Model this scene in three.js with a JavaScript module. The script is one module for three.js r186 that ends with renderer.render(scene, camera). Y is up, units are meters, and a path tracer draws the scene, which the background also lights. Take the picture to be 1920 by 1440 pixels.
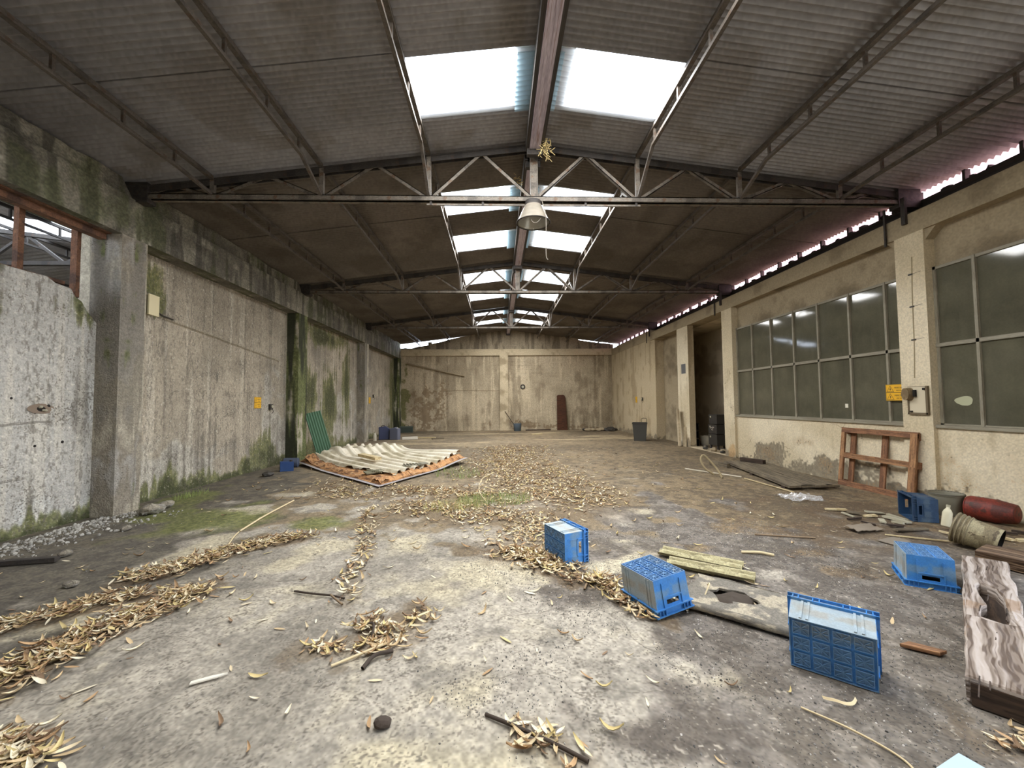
import * as THREE from 'three';
import { mergeGeometries } from 'three/addons/utils/BufferGeometryUtils.js';
import { RectAreaLightUniformsLib } from 'three/addons/lights/RectAreaLightUniformsLib.js';

// ---------------------------------------------------------------- camera, sky, daylight, exposure
const scene = new THREE.Scene();
const camera = new THREE.PerspectiveCamera(86.15, 4 / 3, 0.05, 200);
camera.position.set(-0.55, 1.45, 0);
camera.rotation.order = 'YXZ';
camera.rotation.set(2.5945 * Math.PI / 180, -1.9476 * Math.PI / 180, -0.5319 * Math.PI / 180);

scene.background = new THREE.Color().setRGB(0.87, 0.97, 1.14);          // bright overcast sky
scene.backgroundIntensity = 6.8;

const renderer = new THREE.WebGLRenderer();
renderer.toneMapping = THREE.LinearToneMapping;
renderer.toneMappingExposure = 1.22;
renderer.shadowMap.enabled = true;

// the roof: y = RIDGE - SLOPE * |x|; daylight comes in through the translucent sheets beside the ridge
const RIDGE = 5.3, SLOPE = 0.1225;
const roofY = (x) => RIDGE - SLOPE * Math.abs(x);
const SKYLIGHTS = [[0.4, 1.35], [2.3, 3.25], [4.22, 5.15], [7.0, 7.9], [8.85, 9.85], [11.6, 12.65], [13.7, 14.66], [16.2, 17.3], [18.38, 19.25]];
RectAreaLightUniformsLib.init();
for (const [a, b] of SKYLIGHTS) for (const s of [-1, 1]) {
  const l = new THREE.RectAreaLight(new THREE.Color(1.0, 0.985, 0.95), 16, 1.2, b - a - 0.04);
  l.name = 'skylight_daylight';
  l.position.set(s * 0.92, roofY(0.92) - 0.045, -(a + b) / 2);
  l.rotation.order = 'ZYX';
  l.rotation.set(-Math.PI / 2, 0, -s * Math.atan(SLOPE));
  scene.add(l);
}

// ---------------------------------------------------------------- helpers
const V = (x, y, z) => new THREE.Vector3(x, y, z);
function rng(seed) { let a = seed >>> 0; return () => { a = (a + 0x6D2B79F5) | 0; let t = Math.imul(a ^ (a >>> 15), 1 | a); t = (t + Math.imul(t ^ (t >>> 7), 61 | t)) ^ t; return ((t ^ (t >>> 14)) >>> 0) / 4294967296; }; }
const R = rng(7);
const rr = (a, b) => a + (b - a) * R();
function hash(ix, iy) { let n = (Math.imul(ix, 374761393) + Math.imul(iy, 668265263)) | 0; n = Math.imul(n ^ (n >>> 13), 1274126177); return ((n ^ (n >>> 16)) >>> 0) / 4294967296; }
const LAT = new Float32Array(65536); for (let i = 0; i < 65536; i++) LAT[i] = hash(i & 255, i >> 8);
function noise0(x, y) {
  const qx = Math.floor(x), qy = Math.floor(y), fx = x - qx, fy = y - qy, u = fx * fx * (3 - 2 * fx), v = fy * fy * (3 - 2 * fy), ix = qx & 255, jx = (qx + 1) & 255, r0 = (qy & 255) << 8, r1 = ((qy + 1) & 255) << 8;
  const a = LAT[r0 | ix], b = LAT[r0 | jx], c = LAT[r1 | ix], d = LAT[r1 | jx];
  return a + (b - a) * u + (c - a) * v + (a - b - c + d) * u * v;
}
function noiseP(x, y, p) {
  const qx = Math.floor(x), qy = Math.floor(y), fx = x - qx, fy = y - qy, u = fx * fx * (3 - 2 * fx), v = fy * fy * (3 - 2 * fy);
  const ix = (((qx % p) + p) % p) & 255, iy = (((qy % p) + p) % p) & 255, jx = ((((qx + 1) % p) + p) % p) & 255, jy = ((((qy + 1) % p) + p) % p) & 255;
  const a = LAT[(iy << 8) | ix], b = LAT[(iy << 8) | jx], c = LAT[(jy << 8) | ix], d = LAT[(jy << 8) | jx];
  return a + (b - a) * u + (c - a) * v + (a - b - c + d) * u * v;
}
const noise = (x, y, p = 0) => (p ? noiseP(x, y, p) : noise0(x, y));
function fbmP(x, y, o, p) { let s = 0, a = 0.5, t = 0; for (let i = 0; i < o; i++) { s += a * noiseP(x + i * 17, y + i * 31, p); t += a; a *= 0.5; x *= 2; y *= 2; p *= 2; } return s / t; }
const FT = new Float32Array(1048576); for (let j = 0; j < 1024; j++) for (let i = 0; i < 1024; i++) FT[j * 1024 + i] = fbmP(i / 16, j / 16, 4, 64);   // one table of four-octave noise, read bilinearly
function fbmT(x, y) {
  x *= 16; y *= 16; const qx = Math.floor(x), qy = Math.floor(y), u = x - qx, v = y - qy, ix = qx & 1023, jx = (qx + 1) & 1023, r0 = (qy & 1023) << 10, r1 = ((qy + 1) & 1023) << 10;
  const a = FT[r0 | ix], b = FT[r0 | jx], c = FT[r1 | ix], d = FT[r1 | jx]; return a + (b - a) * u + (c - a) * v + (a - b - c + d) * u * v;
}
const fbm = (x, y, o = 4, p = 0) => (p ? fbmP(x, y, o, p) : fbmT(x, y));
const hyp = (a, b) => Math.sqrt(a * a + b * b);
function clamp(x, a = 0, b = 1) { return x < a ? a : x > b ? b : x; }
function sm(a, b, x) { let t = (x - a) / (b - a); if (!(t > 0)) return 0; if (t > 1) return 1; return t * t * (3 - 2 * t); }
function mix(a, b, t) { return [a[0] + (b[0] - a[0]) * t, a[1] + (b[1] - a[1]) * t, a[2] + (b[2] - a[2]) * t]; }
function mi(c, r, g, b, t) { if (t > 0) { c[0] += (r - c[0]) * t; c[1] += (g - c[1]) * t; c[2] += (b - c[2]) * t; } return c; }                       // blend a colour in
function mi2(c, r, g, b, r2, g2, b2, s, t) { return t > 0 ? mi(c, r + (r2 - r) * s, g + (g2 - g) * s, b + (b2 - b) * s, t) : c; }                     // blend in a colour between two
function segDist(x, y, pts) { let m = 1e9; for (let i = 0; i + 1 < pts.length; i++) { const [ax, ay] = pts[i], [bx2, by] = pts[i + 1], dx = bx2 - ax, dy = by - ay, t = clamp(((x - ax) * dx + (y - ay) * dy) / (dx * dx + dy * dy || 1)); m = Math.min(m, hyp(x - ax - dx * t, y - ay - dy * t)); } return m; }

// textures: worldTex covers the metres [u0,u1] x [v0,v1] of a surface whose uv is in metres; tileTex repeats every `metres`
function dataTex(W, H, fn, srgb = true) {
  const d = new Uint8Array(W * H * 4);
  const q = new Uint8ClampedArray(d.buffer);
  for (let j = 0; j < H; j++) for (let i = 0; i < W; i++) { const c = fn((i + 0.5) / W, (j + 0.5) / H), k = (j * W + i) * 4; if (c.length === undefined) { q[k] = q[k + 1] = q[k + 2] = c; } else { q[k] = c[0]; q[k + 1] = c[1]; q[k + 2] = c[2]; } q[k + 3] = 255; }
  const t = new THREE.DataTexture(d, W, H, THREE.RGBAFormat);
  t.magFilter = THREE.LinearFilter; t.minFilter = THREE.LinearMipmapLinearFilter; t.generateMipmaps = true; t.wrapS = t.wrapT = THREE.RepeatWrapping;
  if (srgb) t.colorSpace = THREE.SRGBColorSpace; t.needsUpdate = true; return t;
}
function worldTex(u0, u1, v0, v1, W, H, fn) {
  const t = dataTex(W, H, (a, b) => fn(u0 + a * (u1 - u0), v0 + b * (v1 - v0)));
  t.repeat.set(1 / (u1 - u0), 1 / (v1 - v0)); t.offset.set(-u0 / (u1 - u0), -v0 / (v1 - v0)); return t;
}
function tileTex(px, metres, fn, srgb = true) { const t = dataTex(px, px, fn, srgb); t.repeat.set(1 / metres, 1 / metres); return t; }
const std = (o) => new THREE.MeshStandardMaterial({ roughness: 0.9, metalness: 0, ...o });
const phys = (o) => new THREE.MeshPhysicalMaterial(o);
const srgb = (r, g, b) => new THREE.Color().setRGB(r / 255, g / 255, b / 255, THREE.SRGBColorSpace);

// geometry
function prep(g) { const n = g.index ? g.toNonIndexed() : g; for (const k of Object.keys(n.attributes)) if (!['position', 'normal', 'uv'].includes(k)) n.deleteAttribute(k); if (!n.attributes.normal) n.computeVertexNormals(); if (!n.attributes.uv) n.setAttribute('uv', new THREE.BufferAttribute(new Float32Array(n.attributes.position.count * 2), 2)); return n; }
const join = (gs) => (Array.isArray(gs) ? (gs.length === 1 ? prep(gs[0]) : mergeGeometries(gs.map(prep))) : prep(gs));
function metreUV(g) {   // uv in metres by the way a face points
  const n = g.index ? g.toNonIndexed() : g, p = n.attributes.position, q = n.attributes.normal, uv = new Float32Array(p.count * 2);
  for (let i = 0; i < p.count; i++) { const ax = Math.abs(q.getX(i)), ay = Math.abs(q.getY(i)), az = Math.abs(q.getZ(i)); let u, v; if (ax >= ay && ax >= az) { u = p.getZ(i); v = p.getY(i); } else if (ay >= az) { u = p.getX(i); v = p.getZ(i); } else { u = p.getX(i); v = p.getY(i); } uv[2 * i] = u; uv[2 * i + 1] = v; }
  n.setAttribute('uv', new THREE.BufferAttribute(uv, 2)); return n;
}
const bx = (w, h, d, x = 0, y = 0, z = 0, rx = 0, ry = 0, rz = 0) => { const g = new THREE.BoxGeometry(w, h, d); if (rx) g.rotateX(rx); if (ry) g.rotateY(ry); if (rz) g.rotateZ(rz); g.translate(x, y, z); return g; };
const bb = (x0, x1, y0, y1, z0, z1) => bx(x1 - x0, y1 - y0, Math.abs(z1 - z0), (x0 + x1) / 2, (y0 + y1) / 2, (z0 + z1) / 2);
function frameBetween(a, b, up = V(0, 1, 0)) { const d = b.clone().sub(a), l = d.length(), z = d.clone().normalize(); let x = up.clone().cross(z); if (x.lengthSq() < 1e-6) x = V(1, 0, 0).cross(z); x.normalize(); const y = z.clone().cross(x); return [new THREE.Matrix4().makeBasis(x, y, z).setPosition(a.clone().add(b).multiplyScalar(0.5)), l]; }
function lengthUV(g) { const n = g.toNonIndexed(), p = n.attributes.position, q = n.attributes.normal, uv = new Float32Array(p.count * 2); for (let i = 0; i < p.count; i++) { const ax = Math.abs(q.getX(i)), ay = Math.abs(q.getY(i)), end = ax < 0.5 && ay < 0.5; uv[2 * i] = end ? p.getX(i) : p.getZ(i); uv[2 * i + 1] = ax > 0.5 || end ? p.getY(i) : p.getX(i) + 0.37; } n.setAttribute('uv', new THREE.BufferAttribute(uv, 2)); return n; }   // metres, u along the bar
function bar(a, b, w, h, up) { const [m, l] = frameBetween(a, b, up); return lengthUV(new THREE.BoxGeometry(w, h, l)).applyMatrix4(m); }
function angleBar(a, b, s, t, up, flip = 1) { const [m, l] = frameBetween(a, b, up); return join([lengthUV(new THREE.BoxGeometry(s, t, l).translate(0, flip * (s - t) / 2, 0)), lengthUV(new THREE.BoxGeometry(t, s, l).translate(-(s - t) / 2, 0, 0))]).applyMatrix4(m); }
const tube = (pts, r, seg = 24, rad = 6, closed = false) => new THREE.TubeGeometry(new THREE.CatmullRomCurve3(pts, closed), seg, r, rad, closed);
const lathe = (pts, n = 28) => new THREE.LatheGeometry(pts.map(([x, y]) => new THREE.Vector2(x, y)), n);
const cyl = (r0, r1, h, x = 0, y = 0, z = 0, n = 20) => new THREE.CylinderGeometry(r0, r1, h, n).translate(x, y, z);
function grid(nu, nv, fn, uvScale = 1) {   // surface fn(s,t) -> [x,y,z], smooth
  const p = [], uv = [], id = [];
  for (let j = 0; j <= nv; j++) for (let i = 0; i <= nu; i++) { const q = fn(i / nu, j / nv); p.push(q[0], q[1], q[2]); uv.push(q[3] ?? i / nu * uvScale, q[4] ?? j / nv * uvScale); }
  for (let j = 0; j < nv; j++) for (let i = 0; i < nu; i++) { const a = j * (nu + 1) + i, b = a + 1, c = a + nu + 1, d = c + 1; id.push(a, b, d, a, d, c); }
  const g = new THREE.BufferGeometry(); g.setAttribute('position', new THREE.Float32BufferAttribute(p, 3)); g.setAttribute('uv', new THREE.Float32BufferAttribute(uv, 2)); g.setIndex(id); g.computeVertexNormals(); return g;
}
function extrude(pts, depth, holes = [], bevel = 0) { const sh = new THREE.Shape(pts.map(([x, y]) => new THREE.Vector2(x, y))); for (const h of holes) sh.holes.push(new THREE.Path(h.map(([x, y]) => new THREE.Vector2(x, y)))); return new THREE.ExtrudeGeometry(sh, { depth, bevelEnabled: bevel > 0, bevelSize: bevel, bevelThickness: bevel, bevelSegments: 1, curveSegments: 8 }); }
function rough(g, amp, f, seed = 0) { const p = g.attributes.position; for (let i = 0; i < p.count; i++) { const x = p.getX(i), y = p.getY(i), z = p.getZ(i); p.setXYZ(i, x + amp * (fbm(y * f + seed, z * f, 3) - 0.5) * 2, y + amp * (fbm(z * f + 9 + seed, x * f, 3) - 0.5) * 2, z + amp * (fbm(x * f + 23 + seed, y * f, 3) - 0.5) * 2); } g.computeVertexNormals(); return g; }
function stoneGeo(r, seed, flat = 0.7) { const g = new THREE.IcosahedronGeometry(r, 1), p = g.attributes.position; for (let i = 0; i < p.count; i++) { const v = V(p.getX(i), p.getY(i), p.getZ(i)), k = 0.7 + 0.6 * noise(v.x / r * 1.3 + seed * 7, v.y / r * 1.3 + v.z / r * 2.1 + seed * 3); p.setXYZ(i, v.x * k, v.y * k * flat, v.z * k * (0.8 + 0.4 * hash(seed, 5))); } g.computeVertexNormals(); return g; }

// objects
const used = {};
const numbered = (n) => { const k = used[n] = (used[n] ?? -1) + 1; return k ? n + '_' + String(k).padStart(3, '0') : n; };
function shadow(m) { m.castShadow = m.receiveShadow = true; return m; }
function part(name, gs, mat, parent) { const m = shadow(new THREE.Mesh(join(gs), mat)); m.name = name; parent.add(m); return m; }
function shared(name, geo, mat, parent) { const m = shadow(new THREE.Mesh(geo, mat)); m.name = name; parent.add(m); return m; }
function tag(o, label, category, group, kind) { o.userData.label = label; o.userData.category = category; if (group) o.userData.group = group; if (kind) o.userData.kind = kind; return o; }
function thing(name, label, category, pos = [0, 0, 0], turn = 0, group, kind) { const o = new THREE.Group(); o.name = numbered(name); o.position.set(...pos); o.rotation.y = turn; scene.add(o); return tag(o, label, category, group, kind); }
function solo(name, gs, mat, label, category, group, kind) { const m = part(numbered(name), gs, mat, scene); return tag(m, label, category, group, kind); }
const struct = (name, label, category = 'wall') => thing(name, label, category, [0, 0, 0], 0, null, 'structure');
function copy(o, label, pos, turn) { const c = o.clone(); c.userData = { ...o.userData }; c.name = numbered(o.name.replace(/_\d{3}$/, '')); if (label) c.userData.label = label; if (pos) c.position.set(...pos); if (turn !== undefined) c.rotation.set(0, turn, 0); scene.add(c); return c; }
function basis(o, pos, ex, ey) { const x = V(...ex).normalize(), y = V(...ey).normalize(), z = x.clone().cross(y).normalize(); y.copy(z.clone().cross(x)); o.quaternion.setFromRotationMatrix(new THREE.Matrix4().makeBasis(x, y, z)); o.position.set(...pos); return o; }

// ---------------------------------------------------------------- surfaces
// where dead leaves have drifted: polylines [points, half width, density]
const DRIFTS = [
  [[[-2.75, -4.66], [-3.1, -4.37], [-3.28, -4.09], [-3.4, -3.78], [-3.6, -3.6]], 0.17, 1.0],
  [[[-2.92, -3.38], [-3.03, -3.07], [-3.11, -2.83], [-3.17, -2.63], [-3.17, -2.41], [-3.16, -2.2]], 0.17, 1.1],
  [[[-3.25, -3.34], [-3.49, -3.25], [-3.61, -3.06], [-3.75, -2.96], [-3.95, -2.75]], 0.13, 1.0],
  [[[-2.5, -1.75], [-2.65, -1.85], [-2.8, -1.9]], 0.15, 1.0],
  [[[-1.6, -2.5], [-1.52, -2.58]], 0.11, 0.55],
  [[[-1.38, -2.72], [-1.16, -2.92]], 0.15, 0.9],
  [[[-1.35, -2.5], [-1.2, -2.62]], 0.13, 0.5],
  [[[-2.4, -5.94], [-2.02, -4.73], [-1.87, -4.07], [-1.78, -3.48], [-1.69, -3.11]], 0.09, 0.35],
  [[[-3.5, -8.0], [-3.2, -6.7], [-2.5, -6.6]], 0.4, 0.35],
  [[[-2.4, -7.2], [-1.7, -6.9], [-0.84, -6.5]], 0.45, 0.55],
  [[[-1.9, -6.0], [-1.0, -5.5], [-0.14, -5.0], [-0.3, -4.2]], 0.5, 0.62],
  [[[-0.1, -13.5], [-0.1, -11.8], [-0.4, -9.9], [-0.2, -8.0], [0.1, -7.0], [0.3, -5.8]], 0.85, 0.62],
  [[[0.5, -9.5], [0.75, -7.5], [0.9, -5.8]], 0.45, 0.45],
  [[[-0.45, -4.0], [-0.2, -3.95], [-0.07, -3.62]], 0.2, 1.1],
  [[[0.05, -3.45], [0.28, -3.36], [0.41, -3.0], [0.5, -2.78]], 0.11, 1.0],
  [[[-0.5, -1.9], [-0.25, -1.72]], 0.09, 0.35],
  [[[1.55, -1.75], [1.75, -1.7]], 0.12, 0.5],
];
const driftAt = (x, z) => { let s = 0; for (const [pts, w, d] of DRIFTS) { const q = segDist(x, z, pts); if (q < w * 1.5) s = Math.max(s, d * (1 - sm(w * 0.55, w * 1.35, q))); } return s; };
const DW = 300, DH = 360, DGRID = new Float32Array(DW * DH); for (let j = 0; j < DH; j++) for (let i = 0; i < DW; i++) DGRID[j * DW + i] = driftAt(-6 + i * 0.04, -14.4 + j * 0.04);
const drift = (x, z) => { const i = Math.round((x + 6) / 0.04), j = Math.round((z + 14.4) / 0.04); return i < 0 || j < 0 || i >= DW || j >= DH ? 0 : DGRID[j * DW + i]; };

function floorColor(x, z) {
  const n1 = fbm(x * 0.55 + 3, z * 0.55 + 8, 4), n2 = fbm(x * 2.2 + 40, z * 2.2, 4), n3 = fbm(x * 9, z * 9 + 5, 3), n4 = noise(x * 75, z * 75), n5 = noise(x * 33 + 7, z * 33);
  let c = mix([164, 156, 142], [130, 123, 111], sm(0.35, 0.65, n1 * 0.5 + n2 * 0.5));
  c = mi(c, 112, 106, 96, sm(0.52, 0.66, fbm(x * 4.5 + 60, z * 4.5 + 21)) * 0.5);
  // dusty pale scuffs and swept edges
  const vein = 1 - Math.abs(fbm(x * 0.9 + 11, z * 0.9 + 3, 4) - 0.5) * 14; if (vein > 0) c = mi(c, 198, 187, 160, clamp(vein) * 0.35 * sm(0.42, 0.6, n3));
  c = mi(c, 196, 184, 152, sm(0.56, 0.7, fbm(x * 1.4 + 77, z * 1.4 + 5, 4)) * 0.6);
  // grey grit and soil over the part under the crates, then brown earth further along the white wall
  const right = sm(0.42, 0.58, 0.5 + (x - 0.15 + (z + 3) * 0.12) * 0.22 + (n2 - 0.5) * 1.1);
  c = mi2(c, 114, 106, 98, 84, 76, 68, sm(0.4, 0.6, n3), right * 0.85);
  const earth = sm(0.4, 0.62, 0.5 + (x - 2.3 - (z + 5) * 0.25) * 0.2 + (n2 - 0.5) * 1.2) * sm(-2.6, -4.0, z + (n1 - 0.5) * 3);
  c = mi2(c, 124, 102, 73, 92, 74, 52, sm(0.35, 0.65, n3 * 0.5 + n1 * 0.5), earth * 0.9);
  const far = sm(0.45, 0.55, 0.5 + (-5.6 - z) * 0.12 + (n2 - 0.5) * 0.9);
  c = mi2(c, 132, 115, 88, 98, 84, 63, sm(0.38, 0.6, n1 * 0.4 + n3 * 0.6), far * 0.85);
  // paler streaks far in
  c = mi(c, 190, 170, 132, sm(0.55, 0.66, fbm(x * 0.5 + 5, z * 1.5 + 2, 4)) * sm(-13.5, -15, z) * 0.6);
  // damp dark band beside the long concrete wall, moss in it
  const damp = sm(0.44, 0.56, 0.5 + (-3.55 - x + (z + 4) * 0.22) * 0.3 + (n2 - 0.5) * 0.8) * sm(-11, -8, z + (n1 - 0.5) * 4);
  c = mi2(c, 98, 91, 78, 74, 69, 60, sm(0.4, 0.62, n3), damp * 0.85);
  const mo = Math.max(1 - hyp((x + 4.2) / 0.85, (z + 5.45) / 1.0), 1 - hyp((x + 4.9) / 0.5, (z + 5.6) / 0.6), 0.75 - hyp((x + 2.75) / 0.6, (z + 5.15) / 0.45), 0.8 - hyp((x + 5.4) / 0.6, (z + 6.6) / 1.4));
  c = mi2(c, 88, 96, 40, 120, 122, 66, n5, sm(0.12, 0.5, mo + (n2 - 0.5) * 1.3) * 0.8);
  const gm = 0.7 - hyp((x + 0.9) / 0.9, (z + 6.0) / 0.8); c = mi(c, 126, 124, 72, sm(0.1, 0.5, gm + (n2 - 0.5) * 1.2) * 0.5);
  // leaf mould under the drifts
  const d = drift(x + (n2 - 0.5) * 0.4, z + (n3 - 0.5) * 0.3); c = mi2(c, 122, 101, 72, 84, 68, 50, n5, clamp(d) * 0.75);
  // crumbs, dark spots, hairline cracks
  c = mi(c, 66, 60, 52, sm(0.7, 0.86, n4 * 0.5 + n3 * 0.5) * 0.7);
  c = mi(c, 206, 198, 180, sm(0.84, 0.95, noise(x * 60 + 90, z * 60)) * (0.2 + 0.3 * right));
  c = mi(c, 70, 64, 57, sm(0.6, 0.8, noise(x * 95 + 13, z * 95) * 0.6 + n3 * 0.4) * 0.5);
  const cr = Math.abs(fbm(x * 1.6 + 31, z * 1.6 + 19, 5) - 0.5); if (cr < 0.004) c = mi(c, 92, 85, 74, 0.45 * sm(0.5, 0.6, fbm(x * 0.7 + 3, z * 0.7 + 90)));
  const k = 0.82 + 0.22 * n4 + 0.2 * (n5 - 0.3) + 0.16 * (n3 - 0.5);
  return [c[0] * k, c[1] * k, c[2] * k];
}
const floorBump = tileTex(512, 1.3, (u, v) => 255 * (0.45 * fbm(u * 8, v * 8, 4, 8) + 0.35 * noise(u * 90, v * 90, 90) + 0.2 * noise(u * 40, v * 40, 40)), false);
const M = {};
M.floorNear = std({ map: worldTex(-5.9, 5.7, -7.2, -1.2, 2048, 1408, floorColor), bumpMap: floorBump, bumpScale: 0.009, roughness: 0.93 });
M.floorFar = std({ map: worldTex(-5.9, 7.2, -21.8, -7.2, 1280, 1280, floorColor), roughness: 0.95 });

// concrete of the long wall: u is z, v is y
const wallBump = tileTex(512, 0.9, (u, v) => 255 * (0.5 * fbm(u * 14, v * 14, 4, 14) + 0.5 * noise(u * 70, v * 70, 70)), false);
function streak(z, y, f = 5, s = 0) { return fbm(z * f + s, y * 0.35 + s * 3, 4); }
function leftWall(z, y) {
  const n1 = fbm(z * 0.7 + 2, y * 0.7 + 4, 4), n2 = fbm(z * 3, y * 3 + 30, 4), sp = noise(z * 70, y * 70), sp2 = noise(z * 31 + 5, y * 31), st = streak(z, y), st2 = streak(z, y, 13, 40);
  let c = mix([170, 159, 140], [142, 133, 117], sm(0.35, 0.65, n1));
  const bay0 = sm(-5.9, -5.5, z);
  c = mi(c, 190, 190, 186, bay0 * 0.7);  // first bay painted paler for the sky light it catches
  // pale whitewashed patches low down, with the sky light there painted in
  c = mi(c, 206, 206, 200, sm(0.5, 0.62, 0.5 + (1.25 - y) * 0.16 + (n1 - 0.5) * 1.0 + (n2 - 0.5) * 0.5) * (0.4 + 0.35 * bay0));
  // soot and water streaks
  c = mi(c, 112, 106, 95, sm(0.5, 0.68, st * 0.5 + st2 * 0.25 + n2 * 0.25) * 0.6);
  c = mi(c, 96, 92, 82, sm(0.58, 0.72, st2 * 0.6 + n2 * 0.4) * 0.5);
  c = mi(c, 214, 206, 188, sm(0.6, 0.74, streak(z, y, 9, 77)) * 0.4);
  // formwork joints
  for (const j of [0.62, 1.25]) { const q = Math.abs(y - j + (fbm(z * 1.4, j) - 0.5) * 0.2); if (q < 0.014) c = mi(c, 100, 95, 86, 0.5 * sm(0.5, 0.65, noise(z * 3.5 + j * 9, 3)) * bay0); }
  // brown seam running down from the junction box
  const sy = 2.86 - (-6.5 - z) * 0.095; if (z < -6.5 && z > -10.2) { const q = Math.abs(y - sy + (n2 - 0.5) * 0.03); if (q < 0.03) c = mi(c, 92, 80, 58, 0.75 * (1 - q / 0.03)); }
  // algae: bay by bay
  const g = (cz, cy, rz, ry) => 1 - hyp((z - cz) / rz, (y - cy) / ry);
  let a = Math.max(0.8 * (1 - y / (0.14 + 0.3 * n1)) , g(-6.9, 0.05, 0.45, 0.5), g(-9.6, 0.3, 0.6, 0.75), g(-8.9, 0.1, 0.4, 0.35), g(-6.5, 3.3, 0.3, 0.5) * 0.8, g(-4.2, 2.5, 0.5, 0.8), g(-4.05, 3.0, 0.8, 0.25), g(-5.4, 2.7, 0.3, 0.35) * 0.6);
  if (z < -10.9 && z > -15.3) a = Math.max(a, g(-11.8, 1.7, 0.65, 1.3), g(-13.2, 1.5, 0.75, 1.5), g(-12.5, 0.2, 1.9, 0.5), g(-11.2, 2.2, 0.35, 2.2), g(-14.6, 2.1, 0.5, 1.7) * 0.9, g(-13, 3.5, 2.6, 0.45) * 0.7);
  if (z < -19.6) a = Math.max(a, g(-21.4, 1.9, 1.6, 2.6));
  const am = sm(0.12, 0.42, a + (st2 - 0.5) * 1.0 + (n2 - 0.5) * 0.8);
  c = mi2(c, 74, 80, 38, 112, 112, 62, sp2, am * 0.78);
  c = mi(c, 52, 56, 30, sm(0.5, 0.75, a + (st - 0.5) * 1.2) * 0.7);
  // pits and chips
  c = mi(c, 78, 73, 65, sm(0.6, 0.82, sp * 0.6 + n2 * 0.4) * 0.7);
  c = mi(c, 104, 98, 88, sm(0.5, 0.72, noise(z * 46 + 60, y * 17) * 0.45 + noise(z * 90, y * 60) * 0.25 + st2 * 0.3) * 0.5);
  c = mi(c, 222, 216, 200, sm(0.82, 0.95, noise(z * 52 + 11, y * 52)) * 0.5);
  const k = 0.84 + 0.3 * sp * 0.7 + 0.12 * sp2; return [c[0] * k, c[1] * k, c[2] * k];
}
M.wallLeftNear = std({ map: worldTex(-10.7, -3.0, 0, 4.6, 2048, 1024, leftWall), bumpMap: wallBump, bumpScale: 0.012 });
M.wallLeftFar = std({ map: worldTex(-21.7, -10.7, 0, 4.6, 1408, 640, leftWall) });

// pillars and edge beams of the long wall (u is x or z, v is y), one greyer and one black-green with algae
function pillarTex(kind) {
  return dataTex(512, 1024, (u0, v0) => {
    const u = u0 * 2, y = v0 * 4.6, n = fbm(u * 3 + kind * 9, y * 3, 4), st = fbm(u * 9 + kind * 20, y * 0.5, 4), sp = noise(u * 70, y * 70), sp2 = noise(u * 30, y * 30 + kind);
    let c = mix([172, 164, 146], [132, 124, 110], sm(0.35, 0.65, n));
    c = mi(c, 190, 190, 190, sm(0.52, 0.62, st * 0.5 + n * 0.5) * 0.4);
    c = mi(c, 98, 92, 80, sm(0.5, 0.66, st) * 0.55);
    const a = kind === 1 ? 0.78 : (y < 0.4 ? 0.5 - y * 0.6 : 0.1);
    const m = sm(0.5, 0.7, a + (st - 0.5) * 0.9 + (n - 0.5) * 0.9);
    c = mi2(c, 70, 78, 36, 104, 110, 64, sp2, m * 0.85);
    if (kind === 1) c = mi(c, 36, 38, 24, sm(0.46, 0.62, fbm(u * 5 + 50, y * 0.6, 3)) * 0.85);
    c = mi(c, 64, 60, 52, sm(0.74, 0.9, sp * 0.55 + n * 0.45) * 0.8);
    const k = 0.84 + 0.22 * sp + 0.1 * sp2; return [c[0] * k, c[1] * k, c[2] * k];
  });
}
const setRep = (t, a, b) => { t.repeat.set(1 / a, 1 / b); return t; };
M.pillar = std({ map: setRep(pillarTex(0), 2, 4.6), bumpMap: wallBump, bumpScale: 0.012 });
M.pillarMoss = std({ map: setRep(pillarTex(1), 2, 4.6) });
M.beamMoss = std({ map: worldTex(-21.7, 3, 3.6, 4.75, 2048, 160, (z, y) => {
  const n = fbm(z * 2.5, y * 2.5, 4), st = fbm(z * 8, y * 0.8, 4), sp = noise(z * 60, y * 60), sp2 = noise(z * 26, y * 26);
  let c = mix([128, 123, 108], [98, 93, 82], sm(0.35, 0.65, n)); c = mi(c, 168, 162, 146, sm(0.58, 0.7, noise(z * 4, y * 9) * 0.5 + st * 0.5) * 0.6);
  c = mi(c, 60, 57, 49, sm(0.46, 0.64, st) * 0.7); c = mi2(c, 66, 72, 42, 92, 95, 64, sp2, sm(0.5, 0.64, fbm(z * 1.6 + 9, y * 2, 4) * 0.6 + st * 0.4) * 0.6);
  const k = 0.8 + 0.36 * sp; return [c[0] * k, c[1] * k, c[2] * k];
}), bumpMap: wallBump, bumpScale: 0.014 });

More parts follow.
